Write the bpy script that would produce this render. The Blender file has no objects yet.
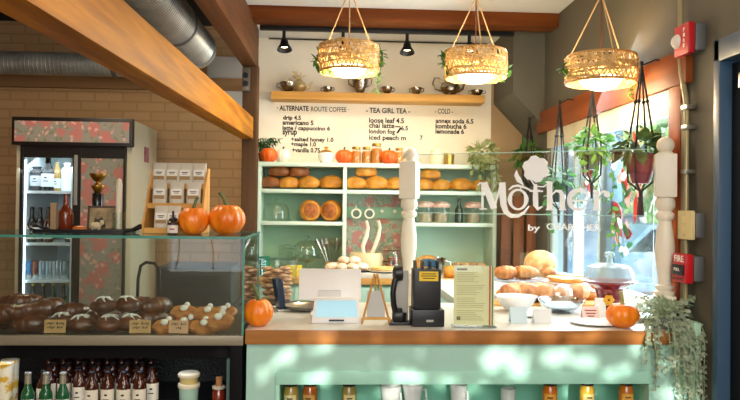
import bpy, bmesh, math, random
from mathutils import Vector, Matrix, Euler
R = math.radians
PI = math.pi
SC = bpy.context.scene
COL = SC.collection
rnd = random.Random(7)

# ---------------------------------------------------------------- camera
YAW, PITCH, ROLL = R(3.32), R(0.62), R(0.67)
FPX = 720.0
cam_d = bpy.data.cameras.new('camera'); cam_d.sensor_width = 36; cam_d.lens = FPX/740*36
cam = bpy.data.objects.new('camera', cam_d); COL.objects.link(cam)
_fw = Vector((math.sin(YAW)*math.cos(PITCH), math.cos(YAW)*math.cos(PITCH), math.sin(PITCH)))
_rt = Vector((math.cos(YAW), -math.sin(YAW), 0)); _up = _rt.cross(_fw)
# content turns clockwise by ROLL, so the camera rolls the other way
_r2 = _rt*math.cos(ROLL) + _up*math.sin(ROLL); _u2 = _up*math.cos(ROLL) - _rt*math.sin(ROLL)
_m = Matrix((( _r2.x,_u2.x,-_fw.x,0),(_r2.y,_u2.y,-_fw.y,0),(_r2.z,_u2.z,-_fw.z,1.5),(0,0,0,1)))
cam.matrix_world = _m
SC.camera = cam
EYE = Vector((0,0,1.5))

# ---------------------------------------------------------------- colour management, world, sun, big lights
vs = SC.view_settings
SC.display_settings.display_device = 'sRGB'
vs.view_transform = 'Standard'; vs.look = 'None'; vs.gamma = 1.0; vs.use_curve_mapping = False
vs.exposure = 0.4
world = bpy.data.worlds.new('world'); SC.world = world; world.use_nodes = True
_n = world.node_tree.nodes; _l = world.node_tree.links
_bg = _n['Background']
_tc = _n.new('ShaderNodeTexCoord'); _sep = _n.new('ShaderNodeSeparateXYZ'); _rp = _n.new('ShaderNodeValToRGB')
_l.new(_tc.outputs['Generated'], _sep.inputs[0]); _l.new(_sep.outputs['Z'], _rp.inputs[0])
_rp.color_ramp.elements[0].color = (0.85,0.93,1.0,1); _rp.color_ramp.elements[1].color = (0.42,0.62,1.0,1)
_l.new(_rp.outputs[0], _bg.inputs[0]); _bg.inputs[1].default_value = 1.5

def light(kind, name, loc, energy, color, size=0.1, target=None, **kw):
    d = bpy.data.lights.new(name, kind); d.energy = energy; d.color = color
    if kind == 'AREA': d.size = size
    elif kind in ('POINT','SPOT'): d.shadow_soft_size = size
    for k, v in kw.items(): setattr(d, k, v)
    o = bpy.data.objects.new(name, d); COL.objects.link(o); o.location = loc
    if target is not None:
        o.rotation_euler = (Vector(target)-Vector(loc)).to_track_quat('-Z','Y').to_euler()
    return o

SUN_DIR = Vector((0.06, 1.0, -0.24)).normalized()      # low sun through the shop front behind the camera
sun = light('SUN', 'sun', (0,-6,6), 4.6, (1.0,0.95,0.86)); sun.data.angle = R(0.7)
sun.rotation_euler = SUN_DIR.to_track_quat('-Z','Y').to_euler()
# overhead fill lamps added out of view to brighten the room
for i, (x, y, e) in enumerate(((-1.0,0.6,26),(0.9,0.6,30),(0.0,-0.9,22))):
    light('AREA', 'front_room_fill', (x,y,2.78), e, (1.0,0.86,0.68), 0.9)
# added cool fill lamp behind the camera, lights everything from the front
light('AREA', 'frontal_fill', (.1,-1.55,2.1), 56, (0.95,0.97,1.0), 2.4, target=(.2,4,1.6), shape='RECTANGLE', size_y=1.2)
light('AREA', 'aisle_fill', (-1.6,3.9,2.80), 14, (1.0,.80,.55), .5)  # added warm fill, out of view, to lift the left side
# daylight entering at the street window (sky portal sized to its opening)
light('AREA', 'window_daylight', (1.72,4.2,1.75), 80, (0.80,0.91,1.0), 1.5, target=(0.2,3.6,1.0))

# ---------------------------------------------------------------- pixel <-> place
def ray(px, py):
    return (_fw*FPX + _r2*(px-370) + _u2*(200-py)).normalized()
def at(px, py, Y=None, X=None, Z=None):
    d = ray(px, py)
    if Y is not None: t = Y/d.y
    elif X is not None: t = X/d.x
    else: t = (Z-1.5)/d.z
    return EYE + d*t
def proj(p):
    v = Vector(p)-EYE; w = v.dot(_fw)
    return 370+FPX*v.dot(_r2)/w, 200-FPX*v.dot(_u2)/w
def xz(px, Y, z):
    """world x of the point at depth Y and height z that shows in column px"""
    lo, hi = -6.0, 9.0
    for _ in range(40):
        m = (lo+hi)/2
        if proj((m,Y,z))[0] < px: lo = m
        else: hi = m
    return (lo+hi)/2
def mpp(x, Y):
    """metres per pixel at a place"""
    return (x*math.sin(YAW)+Y*math.cos(YAW))/FPX

# ---------------------------------------------------------------- materials
def lin(c):
    if isinstance(c, str):
        c = tuple(int(c[i:i+2],16)/255 for i in (0,2,4))
    return tuple(((v/12.92) if v <= .04045 else ((v+.055)/1.055)**2.4) for v in c)+(1,)
_mc = {}
def mat(name, col, rough=.5, metal=0., col2=None, scale=6., stretch=(1,1,1), bump=0., detail=4., emit=None, estr=0., spec=.5, contrast=(.35,.65), bscale=None, alpha=None, coat=0., trans=0., sss=0.):
    if name in _mc: return _mc[name]
    m = bpy.data.materials.new(name); m.use_nodes = True; _mc[name] = m
    n = m.node_tree.nodes; l = m.node_tree.links; b = n['Principled BSDF']
    b.inputs['Base Color'].default_value = lin(col); b.inputs['Roughness'].default_value = rough
    b.inputs['Metallic'].default_value = metal; b.inputs['Specular IOR Level'].default_value = spec
    if coat: b.inputs['Coat Weight'].default_value = coat
    if trans: b.inputs['Transmission Weight'].default_value = trans
    if alpha is not None: b.inputs['Alpha'].default_value = alpha
    if emit: b.inputs['Emission Color'].default_value = lin(emit); b.inputs['Emission Strength'].default_value = estr
    if col2 is not None or bump:
        tc = n.new('ShaderNodeTexCoord'); mp = n.new('ShaderNodeMapping'); mp.inputs['Scale'].default_value = stretch
        l.new(tc.outputs['Object'], mp.inputs[0])
        nz = n.new('ShaderNodeTexNoise'); nz.inputs['Scale'].default_value = scale; nz.inputs['Detail'].default_value = detail
        l.new(mp.outputs[0], nz.inputs['Vector'])
        if col2 is not None:
            rp = n.new('ShaderNodeValToRGB'); e = rp.color_ramp.elements
            e[0].position, e[1].position = contrast; e[0].color = lin(col); e[1].color = lin(col2)
            l.new(nz.outputs['Fac'], rp.inputs[0]); l.new(rp.outputs[0], b.inputs['Base Color'])
        if bump:
            src = nz
            if bscale:
                src = n.new('ShaderNodeTexNoise'); src.inputs['Scale'].default_value = bscale; l.new(mp.outputs[0], src.inputs['Vector'])
            bp = n.new('ShaderNodeBump'); bp.inputs['Strength'].default_value = bump; bp.inputs['Distance'].default_value = .01
            l.new(src.outputs['Fac'], bp.inputs['Height']); l.new(bp.outputs[0], b.inputs['Normal'])
    return m

def wood(name, c1, c2, axis='x', rough=.5, scale=3., bump=.15):
    st = {'x':(.35,6,6),'y':(6,.35,6),'z':(6,6,.35)}[axis]
    return mat(name, c1, rough, 0, c2, scale, st, bump, 5., contrast=(.3,.7), spec=.15)

def pane_mat(name, tint=(1,1,1), refl=.5, rough=.02):
    """clear glass pane: straight-through with a Fresnel reflection"""
    if name in _mc: return _mc[name]
    m = bpy.data.materials.new(name); m.use_nodes = True; _mc[name] = m
    n = m.node_tree.nodes; l = m.node_tree.links; n.remove(n['Principled BSDF'])
    out = n['Material Output']; mx = n.new('ShaderNodeMixShader'); tr = n.new('ShaderNodeBsdfTransparent'); gl = n.new('ShaderNodeBsdfGlossy')
    lw = n.new('ShaderNodeLayerWeight'); lw.inputs[0].default_value = .5
    pw = n.new('ShaderNodeMath'); pw.operation = 'POWER'; pw.inputs[1].default_value = 4.0; l.new(lw.outputs['Facing'], pw.inputs[0])
    fr = n.new('ShaderNodeMath'); fr.operation = 'MULTIPLY_ADD'; fr.inputs[1].default_value = .9; fr.inputs[2].default_value = .07; l.new(pw.outputs[0], fr.inputs[0])
    mu = n.new('ShaderNodeMath'); mu.operation = 'MULTIPLY'; mu.inputs[1].default_value = refl
    tr.inputs[0].default_value = tuple(tint)+(1,); gl.inputs['Roughness'].default_value = rough
    l.new(fr.outputs[0], mu.inputs[0]); l.new(mu.outputs[0], mx.inputs[0]); l.new(tr.outputs[0], mx.inputs[1]); l.new(gl.outputs[0], mx.inputs[2])
    l.new(mx.outputs[0], out.inputs[0]); return m

def brick_mat(name, c1, c2, mortar):
    m = bpy.data.materials.new(name); m.use_nodes = True; _mc[name] = m
    n = m.node_tree.nodes; l = m.node_tree.links; b = n['Principled BSDF']; b.inputs['Roughness'].default_value = .85
    tc = n.new('ShaderNodeTexCoord'); mp = n.new('ShaderNodeMapping'); mp.inputs['Rotation'].default_value = (R(90),0,0)
    br = n.new('ShaderNodeTexBrick'); br.inputs['Scale'].default_value = 1.0
    br.inputs['Brick Width'].default_value = .22; br.inputs['Row Height'].default_value = .075; br.inputs['Mortar Size'].default_value = .008
    br.inputs['Color1'].default_value = lin(c1); br.inputs['Color2'].default_value = lin(c2); br.inputs['Mortar'].default_value = lin(mortar)
    l.new(tc.outputs['Object'], mp.inputs[0]); l.new(mp.outputs[0], br.inputs[0]); l.new(br.outputs[0], b.inputs[0])
    bp = n.new('ShaderNodeBump'); bp.inputs['Strength'].default_value = .3; bp.inputs['Distance'].default_value = .01; bp.invert = True
    l.new(br.outputs['Fac'], bp.inputs['Height']); l.new(bp.outputs[0], b.inputs['Normal']); return m

def floral_mat(name, base, rose, rose2, leaf, scale=7.):
    """printed roses: voronoi blots of pink with green sprigs on a plain ground"""
    m = bpy.data.materials.new(name); m.use_nodes = True; _mc[name] = m
    n = m.node_tree.nodes; l = m.node_tree.links; b = n['Principled BSDF']; b.inputs['Roughness'].default_value = .55
    tc = n.new('ShaderNodeTexCoord'); wz = n.new('ShaderNodeTexNoise'); wz.inputs['Scale'].default_value = 14
    add = n.new('ShaderNodeMixRGB'); add.blend_type = 'LINEAR_LIGHT'; add.inputs[0].default_value = .035
    l.new(tc.outputs['Object'], wz.inputs[0]); l.new(tc.outputs['Object'], add.inputs[1]); l.new(wz.outputs['Color'], add.inputs[2])
    def blots(sc, r0, r1):
        v = n.new('ShaderNodeTexVoronoi'); v.inputs['Scale'].default_value = sc; v.voronoi_dimensions = '3D'
        l.new(add.outputs[0], v.inputs['Vector'])
        r = n.new('ShaderNodeValToRGB'); r.color_ramp.elements[0].position = r0; r.color_ramp.elements[1].position = r1
        r.color_ramp.elements[0].color = (1,1,1,1); r.color_ramp.elements[1].color = (0,0,0,1)
        l.new(v.outputs['Distance'], r.inputs[0]); return r
    m1 = n.new('ShaderNodeMixRGB'); m1.inputs[1].default_value = lin(base); m1.inputs[2].default_value = lin(leaf)
    l.new(blots(scale*2.6, .28, .42).outputs[0], m1.inputs[0])
    m2 = n.new('ShaderNodeMixRGB'); l.new(m1.outputs[0], m2.inputs[1]); m2.inputs[2].default_value = lin(rose)
    l.new(blots(scale, .40, .54).outputs[0], m2.inputs[0])
    m3 = n.new('ShaderNodeMixRGB'); l.new(m2.outputs[0], m3.inputs[1]); m3.inputs[2].default_value = lin(rose2)
    l.new(blots(scale*2.1, .20, .34).outputs[0], m3.inputs[0])
    l.new(m3.outputs[0], b.inputs[0]); return m

def leafy(name, col, col2, scale=12, tl=.45):
    """thin leaf or vinyl that also lets light through"""
    if name in _mc: return _mc[name]
    m = mat(name, col, .5, col2=col2, scale=scale); n = m.node_tree.nodes; l = m.node_tree.links; b = n['Principled BSDF']
    t = n.new('ShaderNodeBsdfTranslucent'); mx = n.new('ShaderNodeMixShader'); mx.inputs[0].default_value = tl
    src = b.inputs['Base Color'].links
    if src: l.new(src[0].from_socket, t.inputs[0])
    else: t.inputs[0].default_value = lin(col)
    l.new(b.outputs[0], mx.inputs[1]); l.new(t.outputs[0], mx.inputs[2]); l.new(mx.outputs[0], n['Material Output'].inputs[0]); return m

# ---------------------------------------------------------------- mesh builder
class MB:
    def __init__(s): s.v = []; s.f = []; s.T = Matrix()
    def _add(s, vs, fs):
        o = len(s.v); s.v += [tuple(s.T @ Vector(p)) for p in vs]; s.f += [tuple(i+o for i in f) for f in fs]
    def box(s, c, d, rot=None):
        x,y,z = d[0]/2,d[1]/2,d[2]/2
        vs = [Vector(p) for p in ((-x,-y,-z),(x,-y,-z),(x,y,-z),(-x,y,-z),(-x,-y,z),(x,-y,z),(x,y,z),(-x,y,z))]
        if rot: e = Euler(rot).to_matrix(); vs = [e@p for p in vs]
        s._add([p+Vector(c) for p in vs], [(0,3,2,1),(4,5,6,7),(0,1,5,4),(1,2,6,5),(2,3,7,6),(3,0,4,7)]); return s
    def span(s, a, b):
        return s.box([(a[i]+b[i])/2 for i in range(3)], [abs(b[i]-a[i]) for i in range(3)])
    def hexa(s, p):            # eight corners: bottom ring then top ring
        s._add(p, [(0,3,2,1),(4,5,6,7),(0,1,5,4),(1,2,6,5),(2,3,7,6),(3,0,4,7)]); return s
    def prism(s, poly, vec):   # polygon points (3d) swept along vec
        n = len(poly); vec = Vector(vec); vs = [Vector(p) for p in poly]; vs += [p+vec for p in vs[:n]]
        s._add(vs, [tuple(range(n))[::-1], tuple(range(n,2*n))]+[(i,(i+1)%n,n+(i+1)%n,n+i) for i in range(n)]); return s
    def lathe(s, prof, seg=24, c=(0,0,0), axis='z', a0=0, a1=2*PI, squash=1.0):
        full = abs(a1-a0-2*PI) < 1e-6; k = seg if full else seg+1; vs = []
        for r, h in prof:
            for i in range(k):
                a = a0+(a1-a0)*i/seg
                p = (r*math.cos(a), r*math.sin(a)*squash, h)
                if axis == 'x': p = (p[2],p[0],p[1])
                if axis == 'y': p = (p[0],p[2],p[1])
                vs.append((p[0]+c[0],p[1]+c[1],p[2]+c[2]))
        fs = []
        for j in range(len(prof)-1):
            for i in range(seg if full else seg):
                a, b = j*k+i, j*k+(i+1)%k
                fs.append((a,b,b+k,a+k))
        if full:
            if prof[0][0] > 1e-6: fs.append(tuple(range(k))[::-1])
            if prof[-1][0] > 1e-6: fs.append(tuple(range((len(prof)-1)*k, len(prof)*k)))
        s._add(vs, fs); return s
    def tube(s, pts, r, seg=8, closed=False):
        pts = [Vector(p) for p in pts]; n = len(pts); rs = r if isinstance(r,(list,tuple)) else [r]*n
        vs = []; prev = None
        for i, p in enumerate(pts):
            if closed: t = pts[(i+1)%n]-pts[i-1]
            else: t = pts[min(i+1,n-1)]-pts[max(i-1,0)]
            t = t.normalized() if t.length > 1e-9 else Vector((0,0,1))
            if prev is None:
                u = t.cross(Vector((0,0,1)) if abs(t.z) < .9 else Vector((1,0,0))).normalized()
            else:
                u = (prev - t*prev.dot(t)); u = u.normalized() if u.length > 1e-6 else t.orthogonal().normalized()
            prev = u; w = t.cross(u)
            for k in range(seg):
                a = 2*PI*k/seg; vs.append(p+(u*math.cos(a)+w*math.sin(a))*rs[i])
        fs = []
        for i in range(n if closed else n-1):
            for k in range(seg):
                a = i*seg+k; b = i*seg+(k+1)%seg; j = ((i+1)%n)*seg
                fs.append((a,b,j+(k+1)%seg,j+k))
        if not closed: fs += [tuple(range(seg))[::-1], tuple(range((n-1)*seg,n*seg))]
        s._add(vs, fs); return s
    def ball(s, c, r, seg=16, rings=10, fn=None):
        if not isinstance(r,(tuple,list)): r = (r,r,r)
        vs = [(0,0,-1)]; 
        for j in range(1, rings):
            t = -PI/2+PI*j/rings
            vs += [(math.cos(t)*math.cos(2*PI*i/seg), math.cos(t)*math.sin(2*PI*i/seg), math.sin(t)) for i in range(seg)]
        vs.append((0,0,1)); n = len(vs)-1
        out = []
        for p in vs:
            k = fn(p) if fn else 1.0
            if isinstance(k,(tuple,Vector)): q = k
            else: q = (p[0]*k,p[1]*k,p[2]*k)
            out.append((c[0]+q[0]*r[0], c[1]+q[1]*r[1], c[2]+q[2]*r[2]))
        fs = [(0,1+(i+1)%seg,1+i) for i in range(seg)]
        for j in range(rings-2):
            for i in range(seg):
                a = 1+j*seg+i; b = 1+j*seg+(i+1)%seg; fs.append((a,b,b+seg,a+seg))
        o = 1+(rings-2)*seg
        fs += [(n,o+i,o+(i+1)%seg) for i in range(seg)]
        s._add(out, fs); return s
    def leaf(s, p, d, up, L, W, bend=.25):
        d = Vector(d).normalized(); up = Vector(up); sd = d.cross(up)
        sd = sd.normalized() if sd.length > 1e-5 else d.orthogonal().normalized(); nn = sd.cross(d)
        p = Vector(p); q = lambda a,b,c: p+d*(L*a)+sd*(W*b)+nn*(L*c)
        s._add([q(0,0,0), q(.35,-.5,-.02+bend*.1), q(.35,0,.06), q(.35,.5,-.02+bend*.1), q(.72,-.38,-bend*.4), q(.72,0,-bend*.25), q(.72,.38,-bend*.4), q(1,0,-bend)],
               [(0,2,1),(0,3,2),(1,2,5,4),(2,3,6,5),(4,5,7),(5,6,7)]); return s
    def build(s, name, m=None, parent=None, bevel=0, smooth=True, sharp=38):
        me = bpy.data.meshes.new(name); me.from_pydata(s.v, [], s.f); me.validate(verbose=False)
        if bevel:
            bm = bmesh.new(); bm.from_mesh(me)
            es = [e for e in bm.edges if len(e.link_faces) == 2 and e.calc_face_angle(0) > R(40)]
            bmesh.ops.bevel(bm, geom=es, offset=bevel, segments=2, profile=.6, affect='EDGES', clamp_overlap=True)
            bm.to_mesh(me); bm.free()
        if smooth:
            me.polygons.foreach_set('use_smooth', [True]*len(me.polygons)); me.set_sharp_from_angle(angle=R(sharp))
        if m: me.materials.append(m)
        o = bpy.data.objects.new(name, me); COL.objects.link(o)
        if parent: o.parent = parent
        return o

def tag(o, label, cat, group=None):
    o['label'] = label; o['category'] = cat
    if group: o['group'] = group
    return o
def thing(name, label, cat, loc=(0,0,0), rz=0, group=None, scale=1, rx=0, ry=0):
    o = bpy.data.objects.new(name, None); COL.objects.link(o); o.empty_display_size = .05
    o.location = loc; o.rotation_euler = (rx,ry,rz); o.scale = (scale,)*3 if not isinstance(scale,tuple) else scale
    return tag(o, label, cat, group)
def struct(name, mb, m, label=None, bevel=0):
    o = mb.build(name, m, bevel=bevel) if isinstance(mb, MB) else mb
    o['kind'] = 'structure'
    if label: o['label'] = label
    return o
def dup(root, loc, rz=0, label=None, group=None, scale=None, rx=0, ry=0):
    r = root.copy(); COL.objects.link(r); r.location = loc; r.rotation_euler = (rx,ry,rz)
    if scale is not None: r.scale = (scale,)*3 if not isinstance(scale,tuple) else scale
    if label: r['label'] = label
    if group: r['group'] = group
    for ch in KIDS.get(root.name, []) or list(root.children):
        c = ch.copy(); COL.objects.link(c); c.parent = r
        for g in list(ch.children):
            q = g.copy(); COL.objects.link(q); q.parent = c
    return r
KIDS = {}
ORD = ['first','second','third','fourth','fifth','sixth','seventh','eighth','ninth','tenth','eleventh','twelfth']
class Pool:
    """first use moves the prototype itself, later uses copy it"""
    def __init__(s, proto): s.p = proto; s.used = False
    def put(s, loc, rz=0, label=None, group=None, scale=None, rx=0, ry=0):
        if not s.used:
            s.used = True; o = s.p; o.location = loc; o.rotation_euler = (rx,ry,rz)
            if scale is not None: o.scale = (scale,)*3 if not isinstance(scale,tuple) else scale
            if label: o['label'] = label
            if group: o['group'] = group
            return o
        return dup(s.p, loc, rz, label, group, scale if scale is not None else 1, rx, ry)

def text_mesh(body, name, m, parent=None, w=None, h=None, depth=.001, offset=0., face='wall', origin=(0,0,0), align='LEFT', shear=0):
    """lettering as a mesh, standing upright in the x-z plane facing -y (or lying / turned by the parent)"""
    cu = bpy.data.curves.new('lettering','FONT'); cu.body = body; cu.extrude = depth; cu.offset = offset; cu.resolution_u = 3; cu.shear = shear
    o = bpy.data.objects.new('lettering', cu); COL.objects.link(o)
    bpy.context.view_layer.update()
    me = bpy.data.meshes.new_from_object(o.evaluated_get(bpy.context.evaluated_depsgraph_get()))
    bpy.data.objects.remove(o); bpy.data.curves.remove(cu)
    xs = [v.co.x for v in me.vertices]; ys = [v.co.y for v in me.vertices]
    x0,x1,y0,y1 = min(xs),max(xs),min(ys),max(ys)
    sx = (w/(x1-x0)) if w else 1; sy = (h/(y1-y0)) if h else sx
    if not w: sx = sy
    for v in me.vertices:
        x = (v.co.x-x0)*sx; z = v.co.y*sy; y = -v.co.z
        if align == 'CENTER': x -= (x1-x0)*sx/2
        v.co = Vector((x,y,z))+Vector(origin)
    return me
def join_meshes(meshes, name, m, parent=None):
    vs=[]; fs=[]
    for me in meshes:
        o=len(vs); vs += [tuple(v.co) for v in me.vertices]; fs += [tuple(i+o for i in p.vertices) for p in me.polygons]
        bpy.data.meshes.remove(me)
    mb = MB(); mb.v = vs; mb.f = fs
    return mb.build(name, m, parent, smooth=False)

# shared materials
W_WHITE = mat('white_plaster', 'f1e9d8', .8, col2='ece2ce', scale=3, bump=.05, bscale=60)
MINT = mat('mint_paint', 'b4d8c2', .45, col2='aed2bc', scale=4)
MINT_D = mat('mint_back_panel', '9cc3a4', .55, col2='94bc9b', scale=5)
MINT_F = mat('mint_counter_paint', 'a9d3c3', .4, col2='a3cdbd', scale=2)
CREAM = mat('cream_paint', 'ebe6d8', .4)
BLACK = mat('black_plastic', '131416', .4)
BLACKM = mat('black_metal', '17181a', .45, .3)
DARK = mat('dark_charcoal', '1d2022', .6)
STEEL = mat('brushed_steel', 'b9b6ad', .3, 1.)
SILVER = mat('tarnished_silver', 'c9bfae', .25, 1., '8f8575', 18)
BRASS = mat('brass', 'c29a4c', .3, 1.)
GLASS = pane_mat('clear_glass', (.97,.985,.98), .75)
GLASS_T = pane_mat('case_glass', (.90,.955,.94), .8)
GLASS_E = mat('green_glass_edge', '4f9a8c', .15, 0, alpha=.75)
JARG = pane_mat('jar_glass', (.93,.96,.94), 1.0, .04)
W_LIGHT = wood('pale_wood', 'd9a860', 'c18c44', 'x')
W_LIGHTZ = wood('pale_wood_upright', 'd3a05a', 'b9833f', 'z')
W_COUNTER = wood('counter_edge_wood', 'b07a44', '8f5a2c', 'x', .35)
W_BEAM = wood('honey_beam_wood', 'd38a18', '96580c', 'y', .55, 5., .3)
W_BROWN = wood('brown_beam_wood', '75492a', '4f3019', 'y', .6, 3., .3)
W_RED = wood('red_brown_beam_wood', '7c4217', '622f0e', 'x', .5)
W_POST = wood('weathered_post_wood', '5f452f', '46311f', 'z', .7)
W_ORANGE = wood('orange_trim_wood', 'a04f1c', '843a12', 'z', .5)
W_DARK = wood('dark_brown_wood', '6b3f22', '4c2a15', 'z', .5)
PAPER = mat('white_paper', 'ece8dc', .7)
WHITE = mat('white_ceramic', 'ececea', .25)
PUMPK = mat('pumpkin_skin', 'f58a14', .35, col2='e86e08', scale=9, bump=.05, coat=.2)
PUMPK_D = mat('deep_orange_pumpkin', 'ee6a10', .4, col2='dc520a', scale=9, bump=.05)
STEM_P = mat('pale_stem', 'b5ad6a', .7, col2='8f8f55', scale=30)
STEM = mat('pumpkin_stem', '6f7440', .7, col2='4e5a34', scale=30)
CRUST = mat('golden_crust', 'eaa63e', .5, col2='c27a24', scale=16, bump=.3, bscale=40)
CRUST_D = mat('dark_crust', 'a5622a', .55, col2='74401c', scale=18, bump=.3, bscale=40)
CRUST_L = mat('flour_dusted_crust', 'e9c48c', .7, col2='c98a44', scale=22, bump=.2)
CHOC = mat('glazed_brown_pastry', '6d3517', .3, col2='41200f', scale=20, bump=.2, coat=.3)
FLAKY = mat('flaky_golden_pastry', 'd08840', .45, col2='8f4c1c', scale=25, bump=.3)
ICING = mat('white_icing', 'efe6da', .5)
LEAF = leafy('green_leaves', '5e8a3a', '3f6a2a')
LEAF_D = leafy('deep_green_leaves', '3c6b30', '274d22')
LEAF_V = leafy('cream_green_leaves', '8fa564', 'd3d3a0')
LEAF_S = leafy('silver_green_leaves', 'a9bf9e', 'd0d9c4')
AMBER = mat('amber_bottle_glass', '3f1a08', .12, coat=.3)
GREEN_B = mat('green_bottle_glass', '1d5a34', .12, coat=.3)
DARK_B = mat('dark_bottle_glass', '15170f', .12, coat=.3)
LABEL_W = mat('white_bottle_label', 'e4dcc6', .6)
INK = mat('black_ink', '15120f', .6)
# ================================================================= THE SETTING
XR = 1.6; YB = 5.9; CEIL = 2.88
struct('floor', MB().span((-4,-2,-.1),(XR+.15,6.1,0)), wood('floor_boards','7a5c40','5f452d','y',.4), 'brown wooden floor')
struct('wall_back', MB().span((-.60,YB,0),(1.34,YB+.15,3.3)), W_WHITE, 'white plaster back wall carrying the menu')
TAN = mat('tan_wall_paint', 'a88c66', .8, col2='a08460', scale=4)
OLIVE = mat('olive_grey_wall_paint', '625e50', .75, col2='5c584b', scale=3)
struct('wall_back_niche', MB().span((1.34,YB-.01,0),(XR+.15,YB+.15,3.3)), TAN, 'tan wall strip beside the white menu wall')
struct('wall_back_brick', MB().span((-4,5.86,0),(-.60,6.05,3.3)), brick_mat('painted_brick','b8946a','b18c62','a58359'), 'tan painted brick wall behind the fridge')
struct('wall_left', MB().span((-4.15,-2,0),(-4,6.05,3.3)), brick_mat('side_brick','a9855c','9c7850','8c6c48'), 'brick wall of the left side')
# right wall, with the street window and the shop door opening
WY0, WY1, WZ0, WZ1 = 3.25, 5.17, 1.0, 2.07
DY0, DY1, DZ = 1.2, 2.86, 2.20
mb = MB()
for a, b in (((XR,5.17,0),(XR+.15,6.05,3.3)), ((XR,WY0,0),(XR+.15,WY1,WZ0)), ((XR,WY0,WZ1),(XR+.15,WY1,3.3)), ((XR,DY1,0),(XR+.15,WY0,3.3)), ((XR,DY0,DZ),(XR+.15,DY1,3.3)), ((XR,-2,0),(XR+.15,DY0,3.3))):
    mb.span(a, b)
struct('wall_right', mb, OLIVE, 'olive grey wall with the street window')
# unseen front wall; its window is invented, sized to limit where sun falls
mb = MB(); FX0, FX1, FZ0, FZ1 = -1.7, 1.35, .8, 2.2
for a, b in (((-4,-2,0),(FX0,-1.8,3.3)), ((FX1,-2,0),(XR+.15,-1.8,3.3)), ((FX0,-2,0),(FX1,-1.8,FZ0)), ((FX0,-2,FZ1),(FX1,-1.8,3.3))): mb.span(a, b)
struct('wall_front', mb, W_WHITE, 'unseen front wall with a window shaped to limit the sun')
struct('ceiling', MB().span((-.6,-2,CEIL),(XR+.15,6.05,CEIL+.1)), mat('white_ceiling','e6e2d8',.8), 'white ceiling')
struct('ceiling_dark', MB().span((-4.1,-2,2.95),(-.6,6.05,3.05)), mat('black_ceiling','121110',.9), 'black painted ceiling over the left side')
struct('soffit', MB().prism([(1.36,5.27,CEIL),(1.36,5.27,2.37),(XR,5.27,2.12),(XR,5.27,CEIL)], (0,YB-.01-5.27,0)), OLIVE, 'boxed soffit in the right back corner')
for px, rgb, nm in (): pass
# beams
pf = at(253,139,Y=5.3); pn = at(26,0,X=pf.x); k = (pf.z-pn.z)/(pf.y-pn.y)
def beam(name, x0, x1, zf, k, h, y0, y1, m, label):
    z0 = zf+k*(y0-5.3); z1 = zf+k*(y1-5.3)
    mb = MB().hexa([(x0,y0,z0),(x1,y0,z0),(x1,y1,z1),(x0,y1,z1),(x0,y0,z0+h),(x1,y0,z0+h),(x1,y1,z1+h),(x0,y1,z1+h)])
    return struct(name, mb, m, label, bevel=.008)
hb = at(253,117,Y=5.3).z-pf.z
_d = ray(0,13); _t = (pf.z-5.3*k-1.5)/(_d.z-k*_d.y)
beam('ceiling_beam_honey', _d.x*_t, pf.x, pf.z, k, hb, -1.7, 5.42, W_BEAM, 'honey coloured timber beam across the upper left')
pf2 = at(242,66,Y=5.3); pn2 = at(193,0,X=pf2.x); k2 = (pf2.z-pn2.z)/(pf2.y-pn2.y)
beam('ceiling_beam_brown', pf2.x, at(257,66,Y=5.3).x, pf2.z, k2, .30, -1.7, 5.42, W_BROWN, 'brown timber beam running back under the ceiling')
struct('ceiling_beam_cross', MB().span((-.62,4.95,2.785),(XR,5.12,CEIL)), W_RED, 'red brown timber beam across the ceiling', bevel=.006)
XP0, XP1 = at(242,120,Y=5.3).x, at(257,120,Y=5.3).x
struct('timber_post', MB().span((XP0,5.3,0),(XP1,5.44,pf2.z+.02)), W_POST, 'weathered timber post left of the shelves', bevel=.005)
struct('trim_1', MB().span((-4,5.80,at(60,82,Y=5.85).z-.05),(XP0-.02,5.86,at(60,82,Y=5.85).z+.05)), wood('ledger_wood','9a7450','80603f','x',.6), 'wooden ledger along the top of the brick wall')

# street window
wr = thing('window_1', 'wide street window with pale blue frame', 'window', (0,0,0)); wr['kind'] = 'structure'
WF = mat('pale_window_frame', 'c9d6d4', .4)
mb = MB(); f = .055
for a, b in (((XR+.02,WY0,WZ0),(XR+.10,WY0+f,WZ1)), ((XR+.02,WY1-f,WZ0),(XR+.10,WY1,WZ1)), ((XR+.02,WY0,WZ0),(XR+.10,WY1,WZ0+f)), ((XR+.02,WY0,WZ1-f),(XR+.10,WY1,WZ1))): mb.span(a, b)
mb.build('window_frame', WF, wr, bevel=.004)
MB().span((XR+.015,4.10,WZ0+f),(XR+.11,4.20,WZ1-f)).build('mullion', mat('blue_grey_mullion','5d7480',.4), wr, bevel=.004)
MB().span((XR+.03,4.22,WZ0+f),(XR+.10,4.27,WZ1-f)).build('mullion', WF, wr, bevel=.004)
MB().span((XR+.03,4.68,WZ0+f),(XR+.09,4.71,WZ1-f)).build('mullion', WF, wr)
for a, b in ((WY0+f,4.10),(4.27,4.68),(4.71,WY1-f)):
    MB().span((XR+.06,a,WZ0+f),(XR+.066,b,WZ1-f)).build('pane', pane_mat('window_glass',(.93,.98,1.0),.6), wr)
MB().span((XR-.01,WY0,WZ1-.12),(XR+.02,WY1,WZ1)).build('head_casing', mat('cream_casing','cfc3a4',.6), wr)
struct('trim_2', MB().span((XR-.035,3.08,WZ1),(XR,5.36,WZ1+.155)), wood('orange_header_wood','8f4a1e','733713','y',.5), 'red brown timber header over the street window', bevel=.004)
struct('trim_3', MB().span((XR-.03,3.135,.99),(XR,WY0,WZ1)), W_ORANGE, 'orange brown timber casing beside the street window', bevel=.004)
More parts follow.
